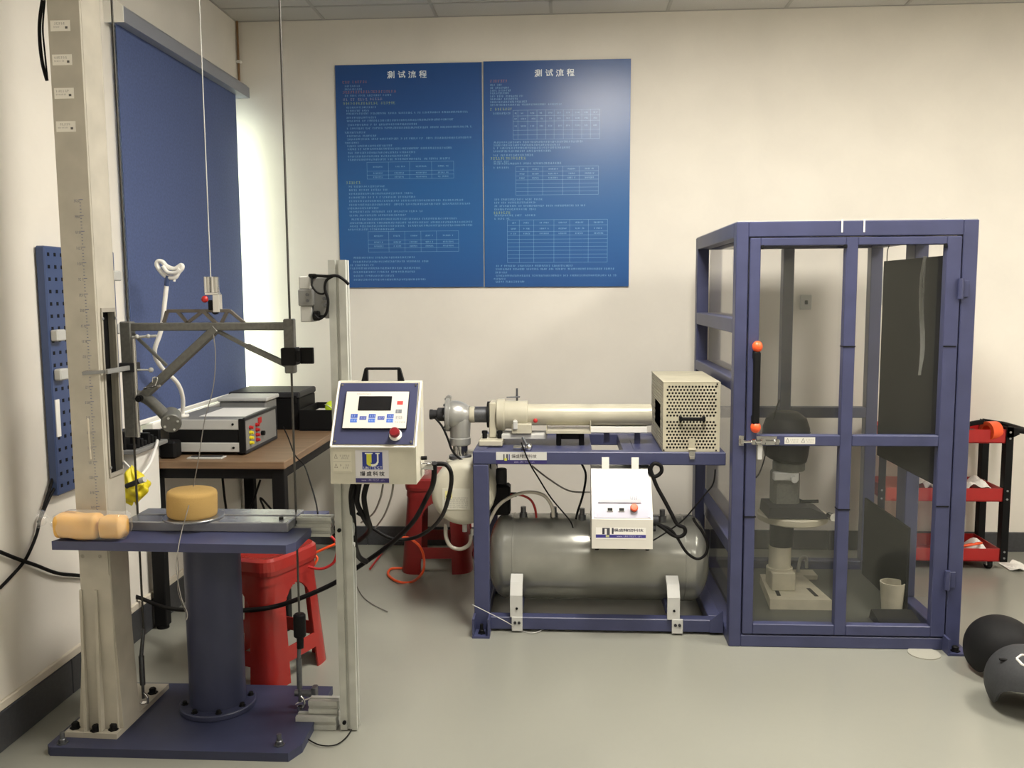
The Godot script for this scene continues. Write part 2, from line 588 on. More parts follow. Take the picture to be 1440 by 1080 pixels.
func ceiling_lamp(at: Vector3, w: float, l: float, energy: float, label: String) -> void:
	var t := thing("ceiling_lamp", label, "lamp", at, "ceiling light panels")
	var f := mb()
	for s in [-1.0, 1.0]:
		f.box(at + V(s * (w * 0.5 - 0.012), -0.006, 0), V(0.024, 0.03, l), 0.003)
		f.box(at + V(0, -0.006, s * (l * 0.5 - 0.012)), V(w, 0.03, 0.024), 0.003)
	obj("frame", f, M.white_paint, t)
	obj("diffuser", mb().box(at + V(0, 0.001, 0), V(w - 0.05, 0.008, l - 0.05)), M.lamp_face, t)
	var a := AreaLight3D.new()
	a.name = "lamp_light"
	a.area_size = Vector2(w - 0.05, l - 0.05)
	a.light_energy = energy
	a.light_color = Color(1.0, 0.975, 0.93)
	a.shadow_enabled = true
	a.set("area_range", 20.0)
	t.add_child(a)
	a.position = V(0, -0.012, 0)
	a.rotation_degrees = V(-90, 0, 0)

func build_room() -> void:
	var x0 := -1.66
	var x1 := 3.2
	var z0 := -4.57
	var z1 := 2.6
	var h := 2.70
	struct("floor", mb().bx(V(x0 - 0.2, -0.1, z0 - 0.2), V(x1 + 0.2, 0, z1 + 0.2)), M.floor)
	struct("wall_back", mb().bx(V(x0 - 0.25, -0.1, z0 - 0.2), V(x1 + 0.2, h + 0.2, z0)), M.wall)
	struct("wall_right", mb().bx(V(x1, -0.1, z0), V(x1 + 0.2, h + 0.2, z1)), M.wall)
	struct("wall_front", mb().bx(V(x0 - 0.2, -0.1, z1), V(x1 + 0.2, h + 0.2, z1 + 0.2)), M.wall)
	# left wall with the window opening, which runs up to the back wall
	var wa := -3.36
	var wb := -4.57
	var ylo := 0.80
	var yhi := 2.32
	var w := mb()
	w.bx(V(x0 - 0.2, -0.1, z1), V(x0, h + 0.2, wa))
	w.bx(V(x0 - 0.2, -0.1, wa), V(x0, ylo, wb))
	w.bx(V(x0 - 0.2, yhi, wa), V(x0, h + 0.2, wb))
	struct("wall_left", w, M.wall)
	var win := Node3D.new()
	win.name = "window_1"
	win.set_meta("kind", "structure")
	add_child(win)
	win.position = V(x0 - 0.13, ylo, (wa + wb) * 0.5)
	var fr := mb()
	for z in [wa - 0.025, (wa + wb) * 0.5, wb + 0.025]:
		fr.box(V(x0 - 0.13, (ylo + yhi) * 0.5, z), V(0.05, yhi - ylo, 0.05), 0.004)
	for y in [ylo + 0.025, yhi - 0.025]:
		fr.box(V(x0 - 0.13, y, (wa + wb) * 0.5), V(0.05, 0.05, wa - wb), 0.004)
	obj("window_frame", fr, M.window_frame, win)
	for s in [0, 1]:
		var zc := lerpf(wa, wb, 0.25 + 0.5 * s)
		obj("pane", mb().box(V(x0 - 0.13, (ylo + yhi) * 0.5, zc), V(0.006, yhi - ylo - 0.1, 0.6)), M.pane, win)
	struct("trim_1", mb().bx(V(x0 - 0.15, ylo - 0.005, wa - 0.01), V(x0 + 0.045, ylo + 0.028, wb + 0.005), 0.004), M.white_paint)
	# ceiling: slab with lay-in panels and the bars between them
	var ce := struct("ceiling", mb().bx(V(x0 - 0.2, h + 0.035, z0 - 0.2), V(x1 + 0.2, h + 0.2, z1 + 0.2)), M.ceiling)
	var t := 0.57
	var ix := -3
	var bars := mb()
	var xs := [x0]
	var xx := -1.208
	while xx < x1:
		xs.append(xx)
		xx += t
	xs.append(x1)
	var zs := [z0]
	var zz := -4.36
	while zz < z1:
		zs.append(zz)
		zz += t
	zs.append(z1)
	for i in xs.size() - 1:
		for j in zs.size() - 1:
			var a := V(xs[i] + 0.004, h, zs[j] + 0.004)
			var b := V(xs[i + 1] - 0.004, h + 0.03, zs[j + 1] - 0.004)
			obj("panel", mb().bx(a, b, 0.003), M.ceiling, ce)
	for x in xs:
		bars.bx(V(x - 0.008, h - 0.003, z0), V(x + 0.008, h + 0.036, z1))
	for z in zs:
		bars.bx(V(x0, h - 0.003, z - 0.008), V(x1, h + 0.036, z + 0.008))
	obj("ceiling_grid", bars, M.tbar, ce)
	# tiled skirting
	var bl := Node3D.new()
	bl.name = "baseboard_left"
	bl.set_meta("kind", "structure")
	add_child(bl)
	bl.position = V(x0, 0, -3)
	var z := z0
	while z < -0.5:
		obj("tile", mb().bx(V(x0 - 0.005, 0, z + 0.0015), V(x0 + 0.012, 0.118, z + 0.5985), 0.002), M.base_tile, bl)
		z += 0.6
	obj("plaster_strip", mb().bx(V(x0 - 0.005, 0.1185, z0), V(x0 + 0.01, 0.146, -0.5), 0.003), M.ledge, bl)
	var bb := Node3D.new()
	bb.name = "baseboard_back"
	bb.set_meta("kind", "structure")
	add_child(bb)
	bb.position = V(0, 0, z0)
	var x := x0 + 0.012
	while x < x1:
		obj("tile", mb().bx(V(x + 0.0015, 0, z0 - 0.005), V(minf(x + 0.5985, x1), 0.1, z0 + 0.012), 0.002), M.base_tile, bb)
		x += 0.6

func poster_image(rows: Array, tables: Array, ttl: Vector2, w: int, h: int, ox: float, oy: float, pw: float, ph: float) -> Image:
	var im := Image.create(w, h, false, Image.FORMAT_RGB8)
	for y in h:
		var k := float(y) / h
		im.fill_rect(Rect2i(0, y, w, 1), Color8(34, 76, 138).lerp(Color8(32, 94, 156), 0.5 - 0.5 * cos(k * TAU * 0.8)))
	var sx := w / pw
	var sy := h / ph
	var cols := {"w": Color8(150, 190, 226), "r": Color8(214, 124, 104), "y": Color8(196, 206, 120), "p": Color8(196, 176, 190)}
	for r in rows:
		var c: Color = cols[r[3]]
		var hh := 9.0 if r[3] == "w" else 13.0
		small_print(im, (r[1] - ox) * sx, (r[2] - ox) * sx, (r[0] - oy) * sy, hh, c)
	for tb in tables:
		var xa: Array = tb[0]
		var ya: Array = tb[1]
		for xv in xa:
			line(im, Vector2((xv - ox) * sx, (ya[0] - oy) * sy), Vector2((xv - ox) * sx, (ya[-1] - oy) * sy), 1.6, cols.w)
		for yv in ya:
			line(im, Vector2((xa[0] - ox) * sx, (yv - oy) * sy), Vector2((xa[-1] - ox) * sx, (yv - oy) * sy), 1.6, cols.w)
		for i in xa.size() - 1:
			for j in mini(ya.size() - 1, 3):
				var cx: float = (lerpf(xa[i], xa[i + 1], 0.5) - ox) * sx
				var cw: float = (xa[i + 1] - xa[i]) * sx * 0.22
				small_print(im, cx - cw, cx + cw, ((ya[j] + ya[j + 1]) * 0.5 - oy) * sy, 7.0, cols.w)
	glyphs(im, ["ce", "shi", "liu", "cheng"], Vector2((ttl.x - ox) * sx, (ttl.y - oy) * sy), 38.0, 55.0, 4.0, Color8(226, 232, 236))
	return im

func build_wall_things() -> void:
	var left_rows := [[115, 75, 185, "r"], [133, 85, 165, "w"], [147, 85, 160, "w"], [160, 75, 315, "r"], [176, 85, 305, "w"], [193, 75, 255, "p"], [211, 75, 312, "y"], [229, 90, 225, "w"], [244, 90, 200, "w"],
		[257, 90, 665, "w"], [275, 90, 225, "w"], [290, 90, 580, "w"], [308, 95, 410, "w"], [324, 90, 660, "w"], [342, 80, 175, "w"], [358, 90, 225, "w"], [373, 90, 660, "w"], [389, 80, 140, "w"],
		[404, 90, 295, "w"], [418, 92, 570, "w"], [435, 92, 405, "w"], [451, 92, 380, "w"], [466, 92, 560, "w"], [571, 80, 150, "y"], [589, 92, 255, "w"], [605, 92, 270, "w"], [622, 92, 390, "w"],
		[639, 92, 400, "w"], [656, 92, 625, "w"], [673, 92, 650, "w"], [689, 85, 230, "w"], [705, 92, 435, "w"], [722, 92, 350, "w"], [740, 100, 590, "w"], [757, 92, 665, "w"], [772, 85, 660, "w"],
		[787, 85, 300, "w"], [918, 105, 390, "w"], [937, 105, 455, "w"], [953, 90, 200, "w"], [968, 90, 415, "w"], [985, 105, 395, "w"], [1003, 105, 295, "w"], [1021, 105, 440, "w"]]
	var left_tables := [[[180, 280, 378, 480, 582], [480, 520, 538, 556]], [[178, 275, 350, 425, 498, 600], [798, 838, 856, 875, 893]]]
	var right_rows := [[118, 58, 133, "r"], [135, 58, 110, "w"], [148, 58, 145, "w"], [160, 58, 150, "w"], [172, 58, 140, "w"], [186, 58, 205, "w"], [198, 58, 185, "w"], [211, 58, 225, "w"], [224, 58, 385, "w"],
		[243, 58, 158, "y"], [262, 72, 145, "w"], [392, 72, 475, "w"], [405, 72, 375, "w"], [418, 72, 420, "w"], [432, 72, 330, "w"], [450, 72, 250, "w"], [464, 58, 213, "y"], [478, 72, 140, "w"],
		[488, 72, 385, "w"], [506, 72, 140, "w"], [650, 75, 295, "w"], [665, 75, 260, "w"], [680, 75, 490, "w"], [695, 75, 265, "w"], [711, 70, 140, "y"], [723, 75, 265, "w"], [738, 75, 145, "w"],
		[955, 80, 430, "w"], [970, 80, 625, "w"], [985, 70, 130, "w"], [1000, 80, 635, "w"], [1015, 70, 125, "w"], [1028, 78, 210, "w"]]
	var right_tables := [[[163, 185, 230, 272, 312, 350, 392, 432, 475, 515, 557], [250, 275, 300, 340, 360, 380]], [[175, 230, 298, 390, 465, 552], [503, 525, 545, 563, 580, 598, 615, 632]],
		[[135, 190, 257, 350, 423, 508, 595], [745, 770, 798, 815, 833, 850, 868, 885, 903, 920, 940]]]
	var ia := poster_image(left_rows, left_tables, Vector2(283, 68), 760, 1130, 42, 38, 672, 1020)
	var ib := poster_image(right_rows, right_tables, Vector2(262, 68), 760, 1130, 28, 30, 666, 1022)
	var za := -4.566
	for s in [0, 1]:
		var cx := -0.786 if s == 0 else -0.042
		var t := thing("poster", "blue instruction board with two small white tables, left of the pair" if s == 0 else "blue instruction board with three white tables, nearer the enclosure", "poster", V(cx, 1.36, za), "blue instruction boards on the back wall")
		var wv := 0.742 if s == 0 else 0.732
		var cen := V(cx, 1.917, za)
		var turn := 0.0 if s == 0 else -0.003
		var rt := V(cos(turn), sin(turn), 0)
		obj("board", mb().slab(cen, rt, V(-sin(turn), cos(turn), 0), wv, 1.114 + 0.004 * s, 0.006), M.dark_grey, t)
		obj("print", mb().slab(cen + V(0, 0, 0.0061), rt, V(-sin(turn), cos(turn), 0), wv, 1.114 + 0.004 * s, 0.0006), print_mat(ia if s == 0 else ib, 0.3), t)
	# roller blind in front of the window
	var b := thing("roller_blind", "blue roller blind with grey head rail covering the window", "blind", V(-1.615, 0.84, -3.88))
	var bx_ := -1.634
	obj("fabric", mb().bx(V(bx_ - 0.001, 0.845, -3.265), V(bx_ + 0.001, 2.33, -4.45)), M.blind, b)
	var rail := mb()
	rail.prism([Vector2(0.045, -0.03), Vector2(0.045, 0.02), Vector2(0.03, 0.035), Vector2(-0.04, 0.035), Vector2(-0.04, -0.03)], 1.3, Transform3D(Basis(V(1, 0, 0), V(0, 1, 0), V(0, 0, 1)), V(bx_ - 0.003, 2.345, -4.535)))
	obj("head_rail", rail, M.rail_grey, b)
	obj("end_cap", mb().prism([Vector2(0.05, -0.035), Vector2(0.05, 0.022), Vector2(0.03, 0.04), Vector2(-0.042, 0.04), Vector2(-0.042, -0.035)], 0.006, Transform3D(Basis.IDENTITY, V(bx_ - 0.003, 2.345, -3.236))), M.white_paint, b)
	obj("bottom_bar", mb().bx(V(bx_ - 0.008, 0.83, -3.265), V(bx_ + 0.008, 0.85, -4.475), 0.004), M.white_paint, b)
	# thin conduit in the corner above the blind
	var cd := thing("wall_conduit", "thin brown conduit in the corner above the blind", "conduit", V(-1.655, 2.3, -4.5))
	obj("pipe", mb().cyl(V(-1.65, 2.37, -4.555), V(-1.65, 2.699, -4.555), 0.006, 8), M.wood_edge, cd)
	obj("clip", mb().box(V(-1.65, 2.5, -4.557), V(0.03, 0.014, 0.024), 0.003), M.white, cd)
	var w1 := thing("wall_switch", "tall pale wall box seen through the right pane of the enclosure door", "wall box", V(1.56, 1.28, -4.57))
	obj("plate", mb().bx(V(1.545, 1.255, -4.572), V(1.585, 1.445, -4.55), 0.003), M.light_grey, w1)
	var w2 := thing("wall_switch", "small wall switch with dark button seen through the left pane of the enclosure door", "wall switch", V(1.20, 1.24, -4.57))
	obj("plate", mb().bx(V(1.18, 1.235, -4.572), V(1.235, 1.31, -4.555), 0.003), M.light_grey, w2)
	obj("button", mb().bx(V(1.20, 1.262, -4.555), V(1.215, 1.282, -4.551), 0.001), M.black, w2)
	# pegboard on the left wall
	var p := thing("pegboard", "blue perforated tool board on the left wall behind the tall mast", "pegboard", V(-1.64, 0.68, -2.93))
	var px := -1.655
	var pb := mb().bx(V(px, 0.69, -2.715), V(px + 0.03, 1.487, -3.15), 0.004)
	obj("board", pb, M.peg, p)
	var holes := mb()
	for i in 20:
		for j in 12:
			var y := 0.72 + i * 0.039
			var z := -2.735 - j * 0.036
			holes.box(V(px + 0.03, y, z), V(0.002, 0.011, 0.011))
	var ho := obj("peg_hole", holes, M.black, p)
	ho.set_meta("kind", "stuff")
	for q in [[1.205, -2.74], [1.08, -2.745], [1.40, -3.12], [1.21, -3.13]]:
		var k := mb().bx(V(px + 0.03, q[0] - 0.018, q[1] + 0.02), V(px + 0.055, q[0] + 0.018, q[1] - 0.03), 0.004)
		obj("clip", k, M.light_grey, p)
	var lab := mb().bx(V(px + 0.03, 0.88, -2.722), V(px + 0.033, 1.0, -2.745), 0.0)
	obj("note", lab, M.paper, p)

func xz_plate(b: MB, poly: Array, y0: float, y1: float) -> MB:
	# polygon given as (x, z), between two heights
	return b.prism(poly, y1 - y0, Transform3D(Basis(V(1, 0, 0), V(0, 0, 1), V(0, 1, 0)), V(0, y0, 0)))

func build_tester() -> void:
	var t := thing("drop_tower", "tall grey drop test mast with blue base plate, blue pedestal and steel anvil table", "test machine", V(-1.14, 0, -2.6))
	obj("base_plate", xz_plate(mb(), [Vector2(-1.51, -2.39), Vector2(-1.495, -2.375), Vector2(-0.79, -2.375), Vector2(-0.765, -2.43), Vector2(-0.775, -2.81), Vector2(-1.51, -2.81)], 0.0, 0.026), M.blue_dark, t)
	for q in [[-0.83, -2.42], [-1.47, -2.40]]:
		obj("anchor_bolt", mb().hexbolt(V(q[0], 0.026, q[1]), Y, 0.011, 0.016).cyl(V(q[0], 0.03, q[1]), V(q[0], 0.06, q[1]), 0.007, 10), M.steel_dark, t)
	obj("eye_bolt", mb().hexbolt(V(-0.806, 0.026, -2.707), Y, 0.011, 0.02).cyl(V(-0.806, 0.03, -2.707), V(-0.806, 0.075, -2.707), 0.007, 10), M.steel_dark, t)
	# pedestal
	var pc := V(-1.106, 0, -2.66)
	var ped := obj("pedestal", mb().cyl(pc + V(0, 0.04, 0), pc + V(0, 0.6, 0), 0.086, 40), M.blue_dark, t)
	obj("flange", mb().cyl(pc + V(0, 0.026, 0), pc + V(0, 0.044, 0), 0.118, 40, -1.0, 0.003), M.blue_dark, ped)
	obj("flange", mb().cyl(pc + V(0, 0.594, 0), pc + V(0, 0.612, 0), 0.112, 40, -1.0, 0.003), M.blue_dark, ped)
	for i in 8:
		var a := TAU * (i + 0.5) / 8
		obj("bolt", mb().hexbolt(pc + V(cos(a) * 0.1, 0.044, sin(a) * 0.1), Y, 0.0075, 0.011), M.black, ped)
	# table plate with a notch for the mast
	obj("table_plate", xz_plate(mb(), [Vector2(-1.457, -2.385), Vector2(-0.775, -2.37), Vector2(-0.757, -2.40), Vector2(-0.757, -2.76), Vector2(-1.312, -2.76), Vector2(-1.312, -2.452), Vector2(-1.44, -2.452)], 0.612, 0.637), M.blue, t)
	# steel slide rails on the plate
	for s in [0, 1]:
		var za := -2.497 if s == 0 else -2.587
		var zb := -2.572 if s == 0 else -2.66
		var r := mb().bx(V(-1.305, 0.637, za), V(-0.808, 0.667, zb), 0.003)
		obj("anvil_bar", r, M.anvil, t)
	obj("socket_screw", mb().cyl(V(-0.84, 0.6675, -2.535), V(-0.84, 0.674, -2.535), 0.007, 12), M.black, t)
	# mast: four plates with the slot open in the right side
	var xl := -1.424
	var xr := -1.33
	var zf := -2.46
	var zb2 := -2.572
	var m := mb()
	var w := 0.007
	m.bx(V(xl, 0.04, zf), V(xr, 2.70, zf - w), 0.002)
	m.bx(V(xl, 0.04, zb2), V(xr, 2.70, zb2 + w), 0.002)
	m.bx(V(xl, 0.04, zf - w), V(xl + w, 2.70, zb2 + w))
	m.bx(V(xr - w, 0.04, zf - w), V(xr, 0.80, zb2 + w))
	m.bx(V(xr - w, 1.295, zf - w), V(xr, 2.70, zb2 + w))
	m.bx(V(xr - w, 0.80, zf - w), V(xr, 1.295, zf - 0.026))
	m.bx(V(xr - w, 0.80, zb2 + 0.014), V(xr, 1.295, zb2 + w))
	var mast := obj("mast", m, M.mast, t)
	var sf := mb()
	for q in [[0.80, 0.812], [1.283, 1.295]]:
		sf.bx(V(xr, q[0], -2.482), V(xr + 0.004, q[1], -2.562))
	for q in [-2.484, -2.56]:
		sf.bx(V(xr, 0.812, q + 0.004), V(xr + 0.004, 1.283, q - 0.004))
	obj("slot_frame", sf, M.mast_slot, mast)
	obj("slot_cover", mb().bx(V(xr - 0.03, 0.795, -2.47), V(xr - 0.022, 1.30, -2.566)), M.black, mast)
	for q in [1.265, 0.83]:
		for zq in [-2.485, -2.557]:
			obj("screw", mb().cyl(V(xr + 0.004, q, zq), V(xr + 0.007, q, zq), 0.004, 8), M.steel, mast)
	# printed height scale and number stickers on the front
	var im := Image.create(64, 1024, false, Image.FORMAT_RGBA8)
	var tick := Color8(120, 126, 160, 255)
	for i in 102:
		var yy := i * 10
		im.fill_rect(Rect2i(40, yy, 22 if i % 5 == 0 else 10, 2), tick)
		if i % 5 == 0:
			small_print(im, 6, 34, yy + 4, 9.0, tick)
	var rm := mat(Color.WHITE, 0.6)
	rm.albedo_texture = ImageTexture.create_from_image(im)
	rm.transparency = BaseMaterial3D.TRANSPARENCY_ALPHA_SCISSOR
	rm.alpha_scissor_threshold = 0.5
	var sc := mb()
	var rz := zf + 0.0006
	sc.tri(V(-1.38, 0.7, rz), V(-1.35, 0.7, rz), V(-1.35, 1.6, rz), Z, Z, Z, Vector2(0, 1), Vector2(1, 1), Vector2(1, 0))
	sc.tri(V(-1.38, 0.7, rz), V(-1.35, 1.6, rz), V(-1.38, 1.6, rz), Z, Z, Z, Vector2(0, 1), Vector2(1, 0), Vector2(0, 0))
	obj("printed_scale", sc, rm, mast)
	var sy := [2.071, 1.98, 1.89, 1.80]
	for i in 4:
		var si := Image.create(108, 56, false, Image.FORMAT_RGB8)
		si.fill(Color8(226, 222, 212))
		small_print(si, 10, 74, 16, 12.0, Color8(110, 106, 100))
		small_print(si, 10, 62, 34, 7.0, Color8(150, 146, 140))
		si.fill_rect(Rect2i(80, 32, 14, 12), Color8(80, 78, 76))
		obj("sticker", mb().slab(V(-1.388, sy[i], zf), X, Y, 0.056, 0.029, 0.0006), print_mat(si, 0.6), mast)
	obj("paint_run", mb().beam(V(-1.372, 0.98, zf), V(-1.37, 0.86, zf), 0.004, 0.002), M.ledge, mast)
	# foot: plate, gussets and bolts
	var foot := obj("foot_plate", xz_plate(mb(), [Vector2(-1.485, -2.436), Vector2(-1.322, -2.43), Vector2(-1.318, -2.77), Vector2(-1.485, -2.77)], 0.026, 0.042), M.mast, t)
	var flare := mb()
	var tri_f := [Vector2(0, 0.042), Vector2(0.022, 0.042), Vector2(0.004, 0.47), Vector2(0, 0.47)]
	for x in [-1.418, -1.372]:
		flare.prism(tri_f, 0.008, Transform3D(Basis(V(0, 0, 1), V(0, 1, 0), V(-1, 0, 0)), V(x, 0, zf)))
	obj("gusset", flare, M.mast, foot)
	obj("gusset", mb().prism([Vector2(0, 0.042), Vector2(0.012, 0.042), Vector2(0.0, 0.40)], 0.10, Transform3D(Basis(V(1, 0, 0), V(0, 1, 0), V(0, 0, -1)), V(xr, 0, zf - 0.005))), M.mast, foot)
	obj("gusset", mb().prism([Vector2(0, 0.042), Vector2(-0.03, 0.042), Vector2(0.0, 0.40)], 0.10, Transform3D(Basis(V(1, 0, 0), V(0, 1, 0), V(0, 0, -1)), V(xl, 0, zf - 0.005))), M.mast, foot)
	for q in [[-1.465, -2.462], [-1.395, -2.449], [-1.345, -2.458], [-1.34, -2.70]]:
		obj("bolt", mb().hexbolt(V(q[0], 0.042, q[1]), Y, 0.011, 0.018), M.black, foot)
	for x in [-1.41, -1.357]:
		obj("screw", mb().cyl(V(x, 0.572, zf), V(x, 0.572, zf + 0.003), 0.006, 10), M.black, mast)
	obj("clamp_plate", mb().bx(V(-1.42, 0.515, zf), V(-1.334, 0.600, zf + 0.003)), M.mast, mast)
	# guide ropes with turnbuckles
	for s in [0, 1]:
		var x := -1.322 if s == 0 else -0.823
		var z := -2.625
		var g := obj("guide_rope", mb().tube([V(x, 2.70, z), V(x, 0.29, z)], 0.0035, 8, 1), M.rope, t)
		var dx := -0.012 if s == 0 else -0.006
		var tb := mb().cyl(V(x, 0.29, z), V(x + dx, 0.20, z), 0.006, 10).cyl(V(x + dx, 0.20, z), V(x + dx, 0.105, z), 0.0085, 10).cyl(V(x + dx, 0.105, z), V(x + dx, 0.06, z), 0.005, 8)
		obj("turnbuckle", tb, M.steel_dark, g)
		obj("hook", mb().tube([V(x + dx, 0.08, z), V(x + dx + 0.012, 0.065, z), V(x + dx + 0.012, 0.045, z), V(x + dx, 0.036, z), V(x + dx - 0.01, 0.046, z)], 0.004, 8).cyl(V(x + dx, 0.024, z), V(x + dx, 0.046, z), 0.009, 10), M.chrome, g)
		if s == 1:
			obj("rope_clamp", mb().cyl(V(x, 0.27, z), V(x, 0.345, z), 0.019, 14, -1.0, 0.004).cyl(V(x, 0.235, z), V(x, 0.275, z), 0.011, 12), M.black, g)
	obj("paper_tag", mb().beam(V(-0.85, 0.04, -2.655), V(-0.80, 0.065, -2.645), 0.016, 0.001), M.paper, t)
	# things that lie on the anvil
	var dc := V(-1.112, 0.667, -2.552)
	var d := thing("anvil_disc", "thin round metal disc under the tan foam puck", "disc", dc)
	obj("disc", mb().cyl(dc, dc + V(0, 0.006, 0), 0.089, 48, -1.0, 0.0015), M.steel, d)
	var pk := thing("foam_puck", "round tan foam puck on a metal disc on the anvil table", "foam pad", dc + V(0, 0.006, 0))
	var pb := mb()
	var p0 := dc + V(-0.004, 0.0062, 0.002)
	pb.lathe(p0, V(0.035, 1, 0.0), [Vector2(0, 0), Vector2(0.066, 0.0), Vector2(0.071, 0.004), Vector2(0.0725, 0.012), Vector2(0.0725, 0.066), Vector2(0.070, 0.074), Vector2(0.064, 0.078), Vector2(0, 0.079)], 48, true)
	obj("pad", pb, M.foam, pk)
	# orange foam rolls in a clear bag
	var bc := V(-1.36, 0.677, -2.417)
	var bag := thing("foam_bag", "clear plastic bag of orange foam rolls at the left end of the blue table", "bag", bc - V(0, 0.04, 0))
	var f1 := func(u: float, w: float) -> Vector3:
		var a := TAU * w
		var k := sqrt(maxf(0.0, 1.0 - pow(absf(u * 2 - 1), 16)))
		var rr := k * (0.0365 + 0.0016 * sin(a * 3 + u * 5))
		var sq := 1.0 / pow(pow(absf(cos(a)), 3.2) + pow(absf(sin(a)), 3.2), 1.0 / 3.2)
		return V(lerpf(-1.458, -1.325, u), 0.6745 + rr * sq * sin(a) + 0.002 * sin(u * 8), -2.416 + rr * sq * cos(a) * 0.93)
	obj("foam_roll", mb().surf(f1, 20, 24), M.foam_orange, bag)
	var f2 := func(u: float, w: float) -> Vector3:
		var a := TAU * w
		var k := sqrt(maxf(0.0, 1.0 - pow(absf(u * 2 - 1), 14)))
		var rr := k * (0.0335 + 0.002 * sin(a * 2 + 1))
		var sq := 1.0 / pow(pow(absf(cos(a)), 4.0) + pow(absf(sin(a)), 4.0), 0.25)
		return V(lerpf(-1.3235, -1.256, u), 0.6725 + rr * sq * sin(a), -2.418 + rr * sq * cos(a) * 0.95)
	obj("foam_roll", mb().surf(f2, 14, 24), M.foam_orange, bag)
	var f3 := func(u: float, w: float) -> Vector3:
		var a := TAU * w
		var k := 1.0
		if u < 0.3:
			k = lerpf(0.12, 1.0, smoothstep(0.06, 0.3, u)) + 0.5 * smoothstep(0.08, 0.0, u)
		elif u > 0.94:
			k = lerpf(1.0, 0.5, (u - 0.94) / 0.06)
		var rr := k * 0.0395 * (1.0 + 0.05 * sin(a * 5 + u * 9))
		rr /= pow(pow(absf(cos(a)), 3.4) + pow(absf(sin(a)), 3.4), 1.0 / 3.4)
		return V(lerpf(-1.505, -1.243, u), lerpf(0.694, 0.6775, smoothstep(0.0, 0.3, u)) + rr * sin(a), -2.417 + rr * cos(a))
	obj("plastic_film", mb().surf(f3, 36, 30), M.film, bag)

